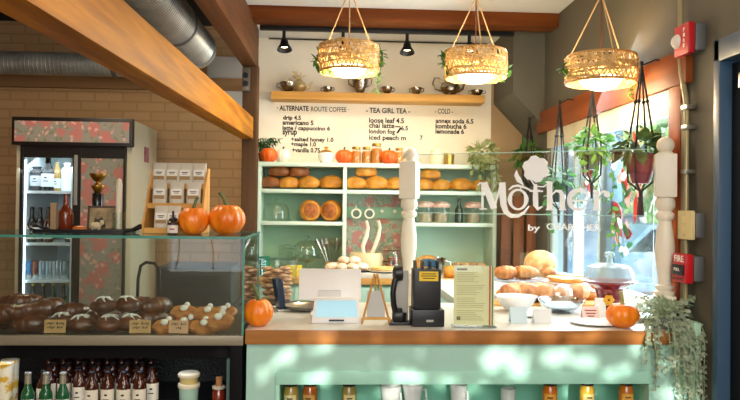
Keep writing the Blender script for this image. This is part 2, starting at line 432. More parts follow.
struct('trim_4', MB().span((XR-.12,WY0,.992),(XR+.02,WY1,1.012)), WHITE, 'white sill of the street window', bevel=.003)
# shop door
dr = thing('door_1', 'dark blue framed glass shop door at the right edge', 'door', (0,0,0)); dr['kind'] = 'structure'
BLUE = mat('dark_blue_frame','0c1016',.6,spec=.2)
mb = MB()
for a, b in (((XR-.03,DY1-.045,0),(XR+.12,DY1,DZ)), ((XR-.03,DY0,0),(XR+.12,DY0+.09,DZ)), ((XR-.03,DY0,DZ-.09),(XR+.12,DY1,DZ))): mb.span(a, b)
mb.build('door_frame', mat('slate_blue_frame','34506a',.4), dr, bevel=.005)
mb = MB()
for a, b in (((XR+.02,DY1-.20,.02),(XR+.07,DY1-.05,DZ-.1)), ((XR+.02,DY0+.10,.02),(XR+.07,DY0+.22,DZ-.1)), ((XR+.02,DY0+.2,DZ-.22),(XR+.07,DY1-.2,DZ-.1)), ((XR+.02,DY0+.2,.02),(XR+.07,DY1-.2,.25))): mb.span(a, b)
mb.build('door_leaf', BLUE, dr, bevel=.004)
MB().span((XR+.04,DY0+.22,.25),(XR+.046,DY1-.22,DZ-.22)).build('pane', pane_mat('dark_door_glass',(.03,.05,.08),.7), dr)
o = MB().span((XR-.02,DY1-.30,1.98),(XR+.02,DY1-.16,2.04)).build('door_closer', STEEL, dr, bevel=.006)

# ================================================================= OUTSIDE, seen through the street window
struct('ground', MB().span((XR+.16,-8,-.25),(60,70,-.15)), mat('pale_pavement','c2c3c0',.9,col2='b2b3b0',scale=1.5), 'pale pavement and road outside')
bd = thing('building', 'pale sided building across the street, beyond the window', 'building', (8.5,19.5,-.15))
mb = MB().span((-5,0,0),(2.2,6,7)); mb.build('wall', mat('white_siding','dfe0dc',.7), bd)
mb = MB()
for i in range(16): mb.span((-5,-.03,.4+i*.42),(2.2,0,.46+i*.42))
mb.build('siding_board', mat('siding_board','cfd2d0',.7), bd)['kind'] = 'stuff'
for i, x in enumerate((-4.0,-2.2,-.4,1.2)):
    wv = MB().span((x-.5,-.06,1.2),(x+.5,-.02,2.7)).build('window', mat('far_window','6d8290',.2), bd)
    MB().span((x-.56,-.09,1.13),(x+.56,-.05,1.2)).build('sill', WHITE, wv)
MB().span((-5.2,-.4,7),(2.4,6.2,7.25)).build('roof', mat('far_roof','8c8f92',.7), bd)
bd = thing('building', 'low yellowish shop building beyond the right pane', 'building', (15.4,24,-.15))
MB().span((-3.6,0,0),(7,6,4.2)).build('wall', mat('yellow_render','d8cda2',.8), bd)
MB().span((-3.8,-.5,4.2),(7.2,6.2,4.5)).build('roof', mat('far_roof','8c8f92',.7), bd)
for x in (-2.0,1.0,4.0): MB().span((x-.9,-.06,.6),(x+.9,-.01,2.6)).build('window', mat('far_window','6d8290',.2), bd)

def car(loc, rz, col, label):
    t = thing('car', label, 'car', loc, rz, 'cars parked along the street')
    prof = [(-2.1,.35),(-2.15,.7),(-1.9,.9),(-1.2,.98),(-.65,1.42),(.75,1.45),(1.5,.98),(2.05,.88),(2.15,.6),(2.1,.35)]
    mb = MB().prism([(x,-.85,z) for x,z in prof], (0,1.7,0)); mb.build('body', mat('car_paint_'+col, col, .25, coat=.5), t, bevel=.05)
    mb = MB(); mb.prism([(x,-.87,z) for x,z in [(-1.05,1.0),(-.6,1.36),(.7,1.38),(1.3,1.0)]], (0,1.74,0)); mb.build('side_window', mat('car_glass','222a30',.1), t)
    for x in (-1.35,1.35):
        for y in (-.86,.70): MB().lathe([(.05,0),(.32,0),(.33,.03),(.33,.13),(.32,.16),(.05,.16)],20,(x,y,.32),'y').build('wheel', mat('tyre','1a1a1a',.8), t)
    return t
car((5.6,12.2,-.15), R(12), '7f9db0', 'blue grey car parked outside, nearest to the window')
car((9.4,16.8,-.15), R(5), 'b9c3c8', 'silver car parked in front of the far buildings')

def tree(name, loc, h, cr, n, m, label, seed):
    r = random.Random(seed); t = thing(name, label, 'tree', loc, 0, 'street trees')
    MB().tube([(0,0,0),(.05,.02,h*.3),(.0,.05,h*.6)], [.14,.11,.07], 8).build('trunk', mat('bark','5b4a3a',.9), t)
    mb = MB()
    for i in range(n):
        d = Vector((r.gauss(0,1),r.gauss(0,1),r.gauss(0,1))).normalized()*(r.random()**.4)
        p = Vector((d.x*cr, d.y*cr, h*.66+d.z*h*.36)); mb.leaf(p, d+Vector((0,0,-.3)), (r.gauss(0,1),r.gauss(0,1),1), .30, .2)
    mb.build('foliage', m, t); return t
tree('street_tree', (6.9,14.5,-.15), 5.4, 1.6, 1500, leafy('bright_leaves','b9d98a','98c468',3), 'bright green young tree outside behind the nearest car', 3)
tree('street_tree', (12.6,18.2,-.15), 6.0, 1.9, 1300, leafy('mid_leaves','a3cc7a','86b65c',3), 'green tree outside beyond the silver car', 4)
# ================================================================= COUNTER
ZC = .992; YC = 2.98; XL = xz(245,YC,.95); XE = xz(690,YC,.95)
t = thing('service_counter', 'mint green service counter with a wooden worktop edge', 'counter', (0,0,0))
COUNTERTOP = mat('pale_counter_top','d9d6cc',.28, col2='d2cec2', scale=5)
mb = MB().span((XL,YC+.012,ZC-.056),(XE,3.86,ZC)); mb.span((.72,3.86,ZC-.056),(XR-.04,5.15,ZC))
mb.build('worktop', COUNTERTOP, t)
MB().span((XL,YC,ZC-.058),(XE+.005,YC+.012,ZC)).build('wooden_edge', W_COUNTER, t, bevel=.003)
NX0, NX1 = xz(280,YC+.02,.78), xz(648,YC+.02,.78); NZ = at(360,384,Y=YC+.02).z; ZW = ZC-.058
mb = MB(); F = YC+.02
for a, b in (((XL+.005,F,0),(NX0,F+.03,ZW)), ((NX1,F,0),(XE,F+.03,ZW)), ((NX0,F,NZ),(NX1,F+.03,ZW)), ((NX0,F,0),(NX1,F+.03,.42))): mb.span(a, b)
mb.span((XL+.005,F+.03,0),(XL+.03,3.84,ZW)); mb.span((XE-.03,F+.03,0),(XE,3.84,ZW)); mb.span((XL+.005,3.81,0),(XE,3.84,ZW))
mb.build('front_panel', MINT_F, t)
mb = MB().span((NX0-.018,F-.012,NZ),(NX1+.018,F,NZ+.055)); mb.span((NX0-.018,F-.012,.42),(NX0,F,NZ)); mb.span((NX1,F-.012,.42),(NX1+.018,F,NZ))
mb.build('niche_frame', mat('mint_frame_paint','a6dcc8',.35), t, bevel=.003)
mb = MB().span((NX0-.02,F+.29,.40),(NX1+.02,F+.31,ZW)); mb.span((NX0-.02,F+.03,NZ),(NX1+.02,F+.3,NZ+.02)); mb.span((NX0-.02,F+.03,.42),(NX0,F+.3,NZ)); mb.span((NX1,F+.03,.42),(NX1+.02,F+.3,NZ))
mb.build('niche_lining', mat('mint_niche_paint','8ed3b5',.45), t)
NS = NZ-.16
MB().span((NX0,F+.02,NS-.02),(NX1,F+.29,NS)).build('niche_shelf', MINT_F, t)
# panel standing at the right-hand end of the counter
o = tag(MB().span((XE+.008,YC-.02,0),(XE+.038,3.6,at(692,322,Y=YC).z)).build('end_panel', mat('pale_mint_panel','a9cfb4',.4), None, bevel=.003), 'pale mint board closing the right end of the counter', 'panel')

# jars in the counter niche
def niche_jar(px, col, lab, label, h=.155, r=.032):
    x = xz(px, F+.10, NS+.1); t = thing('jar', label, 'jar', (x,F+.10,NS), rnd.uniform(-.3,.3), 'jars in the counter niche')
    MB().lathe([(r*.9,0),(r,.006),(r,h*.72),(r*.82,h*.80),(r*.82,h*.84)],20).build('glass_body', mat('preserve_'+col,col,.12,coat=.5), t)
    MB().lathe([(r*.9,h*.84),(r*.92,h*.85),(r*.92,h*.98),(r*.85,h)],20).build('lid', BLACK, t)
    MB().lathe([(r*1.015,h*.22),(r*1.015,h*.62)],14,a0=R(-140),a1=R(-40)).build('label', mat('jar_label_'+lab,lab,.6), t)
    mb = MB()
    for i,(a,b,z) in enumerate(((-112,-70,.52),(-120,-84,.44),(-76,-62,.44),(-106,-74,.34))): mb.lathe([(r*1.03,h*z-.003),(r*1.03,h*z+.003)],6,a0=R(a),a1=R(b))
    mb.build('label_text', INK, t)
niche_jar(291,'b99b4a','e6d99a','yellowish jar with black lid at the left end of the counter niche')
niche_jar(310,'b5611d','d2a24f','orange brown jar beside the yellowish one in the counter niche')
niche_jar(349,'a8924a','ddd08e','olive yellow jar standing alone on the left of the niche',.155)
niche_jar(550,'dd7414','e8a13a','deep orange jar with black lid, right of the white tumbler')
niche_jar(587,'e2b437','f0d98a','bright yellow jar with black lid between two orange jars')
niche_jar(626,'d8791a','e9ab45','orange jar with black lid at the right end of the niche')
CUPW = mat('glazed_white','e3e8e4',.15)
def niche_cup(px, label, h, r, flare):
    x = xz(px, F+.11, NS+.1); t = thing('ceramic_cup', label, 'cup', (x,F+.12,NS), rnd.uniform(-1,1), 'white cups in the counter niche')
    MB().lathe([(r*.8,0),(r*.85,.01),(r,h*.6),(r*flare,h),(r*flare*.93,h),(r*.9,h*.55),(r*.7,.02),(0,.02)],24).build('bowl', CUPW, t)
    MB().tube([(r*.95,0,h*.8),(r*1.5,0,h*.82),(r*1.6,0,h*.5),(r*1.3,0,h*.3),(r*.9,0,h*.3)],.005,8).build('handle', CUPW, t)
niche_cup(391,'white glazed cup, leftmost of the cups in the niche',.125,.04,1.15)
niche_cup(413,'white flared cup second among the niche cups',.13,.038,1.25)
niche_cup(459,'white tall cup in the middle of the niche',.13,.034,1.1)
x = xz(508,F+.11,NS+.1)
o = tag(MB().lathe([(.026,0),(.03,.01),(.034,.115),(.031,.115),(.027,.012),(0,.012)],24,(0,0,0)).build('tumbler', mat('pale_tumbler','cfd9d2',.2)), 'pale ribbed tumbler left of the deep orange jar', 'tumbler'); o.location = (x,F+.11,NS)

# ================================================================= GLASS DISPLAY CASE
CX1 = xz(243,YC,1.1); CX0 = -1.75; CY0, CY1 = YC, 3.62
ZD = at(150,334,Y=CY0+.02).z; ZT = at(150,238.5,Y=CY0).z
t = thing('display_case', 'glass pastry display case on a black open cooler base', 'display case', (0,0,0))
MB().span((CX0,CY0-.01,ZD-.042),(CX1+.004,CY0+.02,ZD-.002)).build('front_rail', mat('champagne_metal','8a826c',.45,.3), t, bevel=.004)
MB().span((CX0,CY0+.02,ZD-.042),(CX1,CY1,ZD-.006)).build('deck', mat('dark_deck','2b2a28',.35), t)
MB().span((CX0,CY0,ZT),(CX1+.003,CY1,ZT+.011)).build('top_pane', GLASS_T, t)
mb = MB().span((CX0,CY0-.003,ZT),(CX1+.003,CY0,ZT+.011)); mb.span((CX1+.003,CY0,ZT),(CX1+.006,CY1,ZT+.011)); mb.span((CX1-.004,CY0-.003,ZD),(CX1+.004,CY0+.004,ZT)); mb.span((CX1-.004,CY1-.004,ZD),(CX1+.003,CY1+.004,ZT)); mb.span((CX0,CY1,ZT),(CX1,CY1+.003,ZT+.011))
mb.build('polished_edge', GLASS_E, t)
MB().span((CX0,CY0+.001,ZD),(CX1-.004,CY0+.006,ZT)).build('front_pane', GLASS_T, t)
MB().span((CX1-.005,CY0+.006,ZD),(CX1,CY1-.004,ZT)).build('side_pane', GLASS_T, t)
ZS = .640
mb = MB().span((CX0,CY0+.03,ZD-.10),(CX1,CY1,ZD-.042)); mb.span((CX0,CY1-.03,0),(CX1,CY1,ZD-.1)); mb.span((CX0,CY0,0),(CX1,CY0+.03,.55))
mb.build('base_cabinet', mat('black_cabinet','060607',.6,spec=.12), t)
MB().span((CX1-.05,CY0-.006,0),(CX1,CY1,ZD-.042)).build('side_panel', mat('black_side_panel','08090a',.6,spec=.12), t, bevel=.004)
MB().span((CX1-.064,CY0+.01,.5),(CX1-.051,CY0+.05,ZD-.1)).build('side_trim', mat('teal_grey_trim','42615f',.4), t)
PERF = mat('perforated_black','0d0f0f',.45,bump=.6,scale=90)
MB().span((CX0,CY1-.04,.5),(CX1-.05,CY1-.031,ZD-.1)).build('back_liner', PERF, t)
MB().span((CX0,CY0+.03,ZS-.02),(CX1-.05,CY1-.03,ZS)).build('cooler_shelf', mat('dark_shelf','1b1c1d',.35), t)
MB().span((CX0+.2,CY0+.08,ZD-.105),(CX1-.2,CY0+.11,ZD-.101)).build('strip_light', mat('cool_strip','ffffff',.5,emit='dfe8ff',estr=5), t)

# bottles in the cooler base
def bottle(name, label, body, r, h, shoulder, neck, cap, lab, band=(.12,.5), group=None, logo=True):
    t = thing(name, label, 'bottle', (0,0,0), 0, group)
    MB().lathe([(r*.85,0),(r,.006),(r,h*shoulder),(r*.92,h*(shoulder+.06)),(r*.7,h*(shoulder+.13)),(r*neck*1.15,h*min(shoulder+.22,.82)),(r*neck,h*.88),(r*neck,h*.93),(r*neck*1.12,h*.935),(r*neck*1.12,h*.955),(r*neck*.9,h*.96)],20).build('glass_body', body, t)
    if cap: MB().lathe([(r*neck*1.18,h*.945),(r*neck*1.22,h*.95),(r*neck*1.18,h*.985),(r*neck*.9,h)],16).build('cap', cap, t)
    if lab:
        b0, b1 = band
        MB().lathe([(r*1.012,h*b0),(r*1.012,h*b1)],18,a0=R(-170),a1=R(-10)).build('label', lab, t)
        if logo:
            mb = MB().lathe([(r*1.025,h*(b0+(b1-b0)*.64)),(r*1.025,h*(b0+(b1-b0)*.74))],6,a0=R(-102),a1=R(-78)); mb.lathe([(r*1.025,h*(b0+(b1-b0)*.4)),(r*1.025,h*(b0+(b1-b0)*.46))],6,a0=R(-112),a1=R(-68))
            mb.build('label_text', INK, t)
    return t
G = 'amber bottles in the cooler base'
protoA = bottle('amber_bottle','amber bottle',AMBER,.0285,.165,.60,.40,BLACK,LABEL_W,(.12,.56),G)
KIDS['amber_bottle'] = list(protoA.children)
PA = Pool(protoA)
zt = ZS
def amber(px, Y, label):
    x = xz(px, Y, ZS+.15); PA.put((x,Y,ZS), rnd.uniform(-.12,.12), label, G)
row1 = [(44,3.10),(80,3.12),(92,3.07),(108,3.08),(124,3.075),(140,3.08)]
fr = ['amber bottle with white label at the left end of the cooler, beside yellow cups','amber bottle behind the two right-hand green bottles','amber bottle just right of the green bottles, front row','amber bottle in the front row, third from its right end','amber bottle in the front row, second from its right end','amber bottle at the right end of the front row in the cooler']
for (px,Y),l in zip(row1,fr): amber(px,Y,l)
for j, Y in enumerate((3.18,3.27,3.37,3.47)):
    pxs = [[38+10,62,78,100,114,133,147],[40,66,82,98,112,128,144,152],[52,70,86,102,118,134,149],[60,75,90,104,120,136,150,156]][j]
    pxs = [50+i*14.6+(j%2)*5 for i in range(7 if j%2 else 8)]
    for i, px in enumerate(pxs):
        amber(px-j*.5, Y, 'amber bottle, %s from the left in the %s row back in the cooler' % (ORD[i], ORD[j+1]))
pg = bottle('green_bottle','green bottle',GREEN_B,.026,.168,.45,.44,mat('silver_cap','b9b9ae',.4,.6),mat('pale_green_label','cfd8cc',.6),(.10,.36),'green bottles in the cooler base',False)
MB().lathe([(.0135,.168*.72),(.0125,.168*.90),(.012,.168*.945)],14).build('neck_foil', mat('neck_foil','a9a48c',.4,.5), pg)
KIDS['green_bottle'] = list(pg.children); PG = Pool(pg)
for px, l in ((28,'green bottle with silver neck, leftmost of the three'),(46,'green bottle with silver neck, middle one of the three'),(63,'green bottle with silver neck, rightmost of the three')):
    PG.put((xz(px,3.045,ZS+.1),3.045,ZS), rnd.uniform(-.2,.2), l)
for i,(px,z) in enumerate(((4,0),(10,0))):
    c = thing('paper_cup','yellow and white patterned cup at the left edge of the cooler' if i==0 else 'yellow and white patterned cup next to the amber bottle','cup',(xz(px,3.10+.06*i,ZS+.1),3.10+.06*i,ZS),0,'patterned cups in the cooler')
    MB().lathe([(.03,0),(.036,.19),(.038,.192),(.036,.196),(.0,.194)],20).build('body', mat('yellow_pattern','e9e2c4',.5,col2='d9a92c',scale=26,contrast=(.5,.56)), c)
# pots on the right of the cooler
c = thing('tub','stack of two cream lidded tubs in the cooler, the lower one mint','tub',(xz(189,3.12,.75),3.12,ZS),scale=.8)
MB().lathe([(.045,0),(.052,.11),(.05,.112)],24).build('lower_tub', mat('mint_tub','9fc3b0',.4), c)
MB().lathe([(.056,.108),(.058,.112),(.058,.126),(.054,.130)],24).build('lower_lid', mat('cream_lid','e2d9bb',.4), c)
MB().lathe([(.044,.130),(.05,.165)],24).build('upper_tub', mat('yellow_tub','cdbb7a',.4), c)
MB().lathe([(.055,.163),(.058,.168),(.058,.180),(.05,.188),(0,.189)],24).build('upper_lid', mat('cream_lid','e2d9bb',.4), c)
c = thing('corked_jar','small red jar with a cork stopper, right end of the cooler','jar',(xz(219,3.10,.75),3.10,ZS),scale=.8)
MB().lathe([(.034,0),(.036,.01),(.036,.09),(.03,.1),(.03,.108)],20).build('glass_body', mat('red_preserve','6f2413',.15,coat=.4), c)
MB().lathe([(.033,.106),(.035,.108),(.035,.12),(.03,.122)],20).build('rim', mat('pale_rim','c9bda6',.5), c)
MB().lathe([(.016,.12),(.018,.165),(.015,.168)],14).build('cork', mat('cork','c08a55',.8,col2='a9733f',scale=40), c)

# pastries inside the case
def croissant_mesh(L=.15, r=.034, bend=.55, seg=9, ridges=7):
    n = 40; pts=[]; rs=[]
    for i in range(n+1):
        u = i/n; a = (u-.5)*2*bend*1.6
        pts.append((math.sin(a)*L*.62, (1-math.cos(a))*L*.5, r*.85)); e = math.sin(PI*min(max(u,.02),.98))**.6
        k = 1+.10*((u*ridges)%1.0-.5); rs.append(max(r*e*k, .004))
    return MB().tube(pts, rs, 14)
def pastry(kind, m, label, extra=None):
    t = thing({'croissant':'croissant','bun':'bun','danish':'danish_pastry'}[kind], label, 'pastry', (0,0,0), 0, 'pastries in the glass case')
    if kind == 'croissant': croissant_mesh().build('dough', m, t)
    elif kind == 'bun':
        def fn(p):
            a = math.atan2(p[1],p[0]); rr = math.hypot(p[0],p[1]); s = .05*math.sin(a+rr*9); k = 1+.03*math.sin(5*a+3*p[2])
            return (p[0]*k, p[1]*k, (p[2]*.62 if p[2]>0 else p[2]*.5)+s*(p[2]>0.1))
        MB().ball((0,0,.029),.058,28,16,fn).build('dough', m, t)
    else:
        MB().ball((0,0,.026),.055,26,14,lambda p:(p[0]*(1+.05*math.sin(6*math.atan2(p[1],p[0]))),p[1]*(1+.05*math.sin(6*math.atan2(p[1],p[0]))),(p[2]*.55 if p[2]<.3 else .17-(1-p[2])*.0))).build('dough', m, t)
    if extra == 'icing':
        r = random.Random(5); mb = MB()
        for i in range(5):
            a = i*1.3; mb.tube([(math.cos(a)*.008,math.sin(a)*.008,.066),(math.cos(a)*.025,math.sin(a)*.025,.063),(math.cos(a+.3)*.042,math.sin(a+.3)*.042,.052)],[.006,.005,.002],8)
        mb.build('icing', ICING, t)
    if extra == 'cream':
        MB().ball((.0,-.012,.052),(.016,.016,.012),14,8).build('cream_dollop', ICING, t); MB().ball((.012,.02,.05),(.012,.012,.012),12,8).build('cream_dollop', ICING, t)
    KIDS[t.name] = list(t.children); return Pool(t)
P_CH = pastry('croissant', CHOC, 'x'); P_BU = pastry('bun', CHOC, 'x', 'icing'); P_DA = pastry('danish', FLAKY, 'x', 'cream')
GP = 'pastries in the glass case'
def casep(pool, px, Y, zoff, rz, s, label, rx=0, ry=0):
    pool.put((xz(px,Y,ZD+.04), Y, ZD-.006+zoff), rz, label, GP, s, rx, ry)
for px,Y,z,rz,rx,l in ((8,3.10,.055,.3,.9,'glossy dark croissant leaning at the left edge of the case'),(-4,3.16,.0,0,0,'glossy dark croissant lying at the very left of the case'),(22,3.10,.055,1.2,.8,'glossy dark croissant leaning second from the left in the case'),(36,3.14,.058,1.4,.7,'tall glossy croissant leaning third from the left in the case'),(46,3.28,.05,1.0,.6,'dark croissant behind the leaning ones in the case'),(20,3.34,.06,.4,.5,'dark croissant at the back of the left pile'),(30,3.07,0,.1,0,'flat dark croissant at the front left of the case')):
    casep(P_CH, px, Y, z, rz, 1.2, l, rx)
for px,Y,z,s,l in ((82,3.08,0,1.05,'iced brown bun in front, left of the stacked buns'),(110,3.08,0,1.05,'iced brown bun in front, below the stacked bun'),(104,3.12,.074,1.0,'iced brown bun stacked on top, left of the pair'),(127,3.15,.074,1.0,'iced brown bun stacked on top, right of the pair'),(130,3.10,0,1.05,'iced brown bun in front, right end of the bun row'),(62,3.16,0,1.0,'iced brown bun behind the left price card'),(96,3.26,.0,1.0,'iced brown bun at the back, left of centre')):
    casep(P_BU, px, Y, z, rnd.uniform(0,6), s, l)
for px,Y,z,rz,l in ((72,3.24,.03,.4,'dark croissant behind the front iced bun'),(150,3.22,.0,.2,'dark croissant behind the middle price card'),(158,3.24,.055,.9,'dark croissant on top behind the middle price card'),(140,3.30,.05,.5,'dark croissant at the back, right of the buns')):
    casep(P_CH, px, Y, z, rz, 1.15, l)
for px,Y,z,s,l in ((166,3.09,0,1.0,'cream topped danish in front, behind the right price card'),(188,3.11,.0,1.1,'cream topped danish in front, middle of the golden group'),(184,3.18,.045,1.05,'cream topped danish on top of the golden group'),(207,3.14,.045,1.05,'cream topped danish leaning right of the top one'),(219,3.08,.02,1.15,'large cream topped danish beside the right glass side'),(203,3.07,0,1.05,'cream topped danish in front, second from the right'),(225,3.22,.04,1.0,'cream topped danish at the back right corner of the case')):
    casep(P_DA, px, Y, z, rnd.uniform(-.4,.4), s, l, .35)
# price cards
def price_card(px, py, Y, z, w, h, lines, label, tilt=.12, rz=0, m=None):
    t = thing('price_card', label, 'price card', (xz(px,Y,z),Y,z), rz, 'handwritten price cards')
    MB().box((0,0,h/2),(w,.002,h),(-tilt,0,0)).build('card', m or mat('kraft_card','c99a62',.7), t)
    mb = MB()                                   # the handwriting is too small to read: rows of short pen strokes
    for i,wf in enumerate(lines):
        zz = h*(.72-.30*i); n = max(2,int(wf*11)); y0 = -.0016+(zz-h/2)*math.tan(tilt)
        for q in range(n):
            if q % 5 == 4: continue
            mb.box((-w*wf/2+w*wf*(q+.5)/n, y0, zz+(.0012 if q%2 else -.0008)),(w*wf/n*.62,.0008,h*(.09+.05*(q%3))),(-tilt,0,0))
    mb.build('lettering',INK,t); return t
price_card(55,329,3.02,ZD,.086,.054,(.84,.74),'tan price card below the dark croissants')
price_card(140,329,3.02,ZD,.086,.054,(.84,.74),'tan price card below the iced buns')
price_card(178.5,330,3.02,ZD,.082,.052,(.76,.3),'pinkish tan price card below the cream topped danishes',rz=-.12,m=mat('pink_kraft_card','d8a47c',.7))
# ================================================================= ON TOP OF THE CASE
ZG = ZT+.011
def pumpkin(label, px, Y, z, dia, hr=.82, stem=.05, lean=(.2,0), m=PUMPK, ribs=9, group='small orange pumpkins', rz=None, cat='pumpkin', stem_m=None):
    R0 = dia/2; H = R0*hr
    t = thing('pumpkin', label, cat, (xz(px,Y,z+H),Y,z), rnd.uniform(0,6) if rz is None else rz, group)
    def fn(p):
        a = math.atan2(p[1],p[0]); c = abs(math.sin(a*ribs/2)); rr = math.hypot(p[0],p[1])
        k = 1-.09*(1-c**.55)*min(1,rr*2.2)
        zz = p[2]*(1-.28*max(0,1-rr*1.9)) if p[2] > 0 else max(p[2],-.93)
        return (p[0]*k, p[1]*k, zz)
    MB().ball((0,0,H*.93),(R0,R0,H),54,22,fn).build('body', m, t, sharp=70)
    c = math.cos(-t.rotation_euler.z); s = math.sin(-t.rotation_euler.z)
    lx, ly = lean[0]*c-lean[1]*s, lean[0]*s+lean[1]*c
    zt = H*.93+H*.68; r = R0*.13
    MB().tube([(0,0,zt-.005),(lx*stem*.1,ly*stem*.1,zt+stem*.25),(lx*stem*.5,ly*stem*.5,zt+stem*.7),(lx*stem,ly*stem,zt+stem)],[r*1.6,r*.95,r*.8,r*.9],7).build('stem', stem_m or STEM, t)
    return t
m1 = mpp(-.4,3.2)
pumpkin('orange pumpkin on the glass case, nearer to the coffee bag rack', 193.5, 3.20, ZG, 31*m1, .94, .06, (.3,0))
pumpkin('larger orange pumpkin on the right corner of the glass case', 227, 3.24, ZG, 38*m1, .86, .07, (-.5,0))
# coffee bag rack
RY = 3.30; rx0, rx1 = xz(147,RY,ZG+.1), xz(203,RY,ZG+.1); rw = rx1-rx0
t = thing('coffee_rack', 'tiered pale wooden rack holding coffee bags on the glass case', 'rack', ((rx0+rx1)/2,RY,ZG))
tiers = [(.005,-.03),(.115,.03),(.205,.09)]      # shelf height, depth of shelf
for s in (-1,1):
    mb = MB().prism([(s*rw/2-.005,y,z) for y,z in ((-.07,0),(.15,0),(.15,.30),(.11,.30),(.03,.20),(-.02,.11),(-.07,.05))],(.01,0,0)); mb.build('side_panel', W_LIGHTZ, t, bevel=.002)
for z, y in tiers:
    MB().span((-rw/2,y-.03,z),(rw/2,y+.04,z+.01)).build('shelf', W_LIGHT, t); MB().span((-rw/2,y-.036,z-.004),(rw/2,y-.03,z+.020)).build('front_lip', W_LIGHT, t)
MB().span((-rw/2,.145,0),(rw/2,.15,.30)).build('back_board', W_LIGHT, t)
def coffee_bag():
    t = thing('coffee_bag','x','coffee bag',(0,0,0),0,'coffee bags on the rack')
    w, h = .062, .105; secs = [(0,.022,1),(.2,.024,1.02),(.6,.018,1),(.86,.006,.98),(1,.002,1)]
    vs=[]; fs=[]; k=16
    for u,d,ws in secs:
        for i in range(k):
            a=2*PI*i/k; cx=abs(math.cos(a))**.5*math.copysign(1,math.cos(a)); cy=abs(math.sin(a))**.8*math.copysign(1,math.sin(a))
            vs.append((cx*w/2*ws, cy*d, u*h))
    for j in range(len(secs)-1):
        for i in range(k): fs.append((j*k+i,j*k+(i+1)%k,(j+1)*k+(i+1)%k,(j+1)*k+i))
    fs += [tuple(range(k))[::-1], tuple(range((len(secs)-1)*k,len(secs)*k))]
    mb=MB(); mb._add(vs,fs); mb.build('pouch', mat('kraft_white_pouch','cfc6b4',.45,col2='c0b6a2',scale=20), t)
    MB().hexa([(-.022,-.0275,.03),(.022,-.0275,.03),(.022,-.022,.03),(-.022,-.022,.03),(-.022,-.021,.072),(.022,-.021,.072),(.022,-.014,.072),(-.022,-.014,.072)]).build('label', mat('grey_bag_label','e9e3d6',.6), t)
    MB().hexa([(-.022,-.0282,.026),(.022,-.0282,.026),(.022,-.02,.026),(-.022,-.02,.026),(-.022,-.0262,.042),(.022,-.0262,.042),(.022,-.02,.042),(-.022,-.02,.042)]).build('label_band', mat('brown_band','9c7c4c',.6), t)
    mb=MB(); mb.box((0,-.0245,.059),(.028,.002,.0035),(.12,0,0)); mb.box((0,-.0258,.052),(.02,.002,.0025),(.12,0,0)); mb.build('label_text', INK, t)
    KIDS[t.name]=list(t.children); return Pool(t)
PB = coffee_bag()
cx = (rx0+rx1)/2
for j,(n,lab) in enumerate(((2,'bottom'),(3,'middle'),(4,'top'))):
    z,y = tiers[j]
    xs = [[-.05,.0],[-.072,0,.072],[-.087,-.03,.024,.084]][j]
    for i,x in enumerate(xs):
        PB.put((cx+x*rw/.235, RY+y+.002, ZG+z+.011), rnd.uniform(-.06,.06), 'white coffee bag, %s from the left on the %s tier of the rack'%(ORD[i],lab), rx=-.10, scale=(1.06,.85,1.02))
t = thing('small_jar','small black topped jar with a pale label in front of the coffee rack','jar',(xz(173,3.16,ZG+.03),3.16,ZG))
MB().lathe([(.022,0),(.024,.005),(.024,.05),(.018,.056)],20).build('glass_body', mat('brown_jar','3a2a1e',.2), t)
MB().lathe([(.0245,.006),(.0245,.04)],14,a0=R(-160),a1=R(-20)).build('label', mat('pink_white_label','dccfc6',.6), t)
MB().lathe([(.016,.055),(.018,.058),(.018,.068),(.006,.075),(.005,.10),(.003,.102)],16).build('dropper_cap', BLACK, t)
MB().lathe([(.0252,.02),(.0252,.026)],6,a0=R(-115),a1=R(-65)).build('label_text', mat('red_print','a04a44',.6), t)
# tray and what stands on it
TY = 3.30
tx0, tx1 = xz(31,TY,ZG), xz(141,TY,ZG)
t = thing('tray','long black tray with raised handles on the glass case','tray',((tx0+tx1)/2,TY,ZG)); tw=(tx1-tx0)/2
mb = MB().span((-tw+.05,-.11,0),(tw-.05,.11,.006)); mb.span((-tw+.05,-.11,.006),(tw-.05,-.104,.016)); mb.span((-tw+.05,.104,.006),(tw-.05,.11,.016)); mb.build('base', BLACKM, t, bevel=.002)
for s in (-1,1): MB().tube([(s*(tw-.055),-.08,.008),(s*(tw-.02),-.06,.018),(s*tw,-.03,.034),(s*tw,.03,.034),(s*(tw-.02),.06,.018),(s*(tw-.055),.08,.008)],.006,8).build('handle', BLACKM, t)
TZ = ZG+.006
b = bottle('brown_bottle','plain brown glass bottle standing on the black tray',mat('clear_brown_glass','6e2a12',.12,coat=.4),.031,.17,.45,.36,None,None); b.location=(xz(66,3.25,TZ+.08),3.25,TZ)
o = tag(MB().box((0,0,.062),(.026,.022,.124)).build('wooden_block', mat('pale_block','a98a63',.6), None, bevel=.002),'upright pale wooden block left of the brown bottle on the tray','block'); o.location=(xz(54,3.30,TZ+.05),3.30,TZ)
o = tag(MB().ball((0,0,.012),(.033,.016,.013),20,10,lambda p:(p[0],p[1]-.35*p[0]*p[0],p[2])).build('dried_orange', mat('amber_slice','c46a1c',.35), None),'small orange brown wooden figure lying on the black tray','ornament'); o.location=(xz(80,3.24,TZ),3.24,TZ)
t = thing('picture_frame','small framed photograph leaning on the black tray','picture frame',(xz(102,3.33,TZ+.06),3.33,TZ+.002),0,rx=-.12)
mb = MB(); W,H=.135,.112
for a,b_ in (((-W/2,0,0),(W/2,.01,.009)),((-W/2,0,H-.009),(W/2,.01,H)),((-W/2,0,0),(-W/2+.009,.01,H)),((W/2-.009,0,0),(W/2,.01,H))): mb.span(a,b_)
mb.build('frame', mat('dark_brass_frame','4a3a24',.4), t)
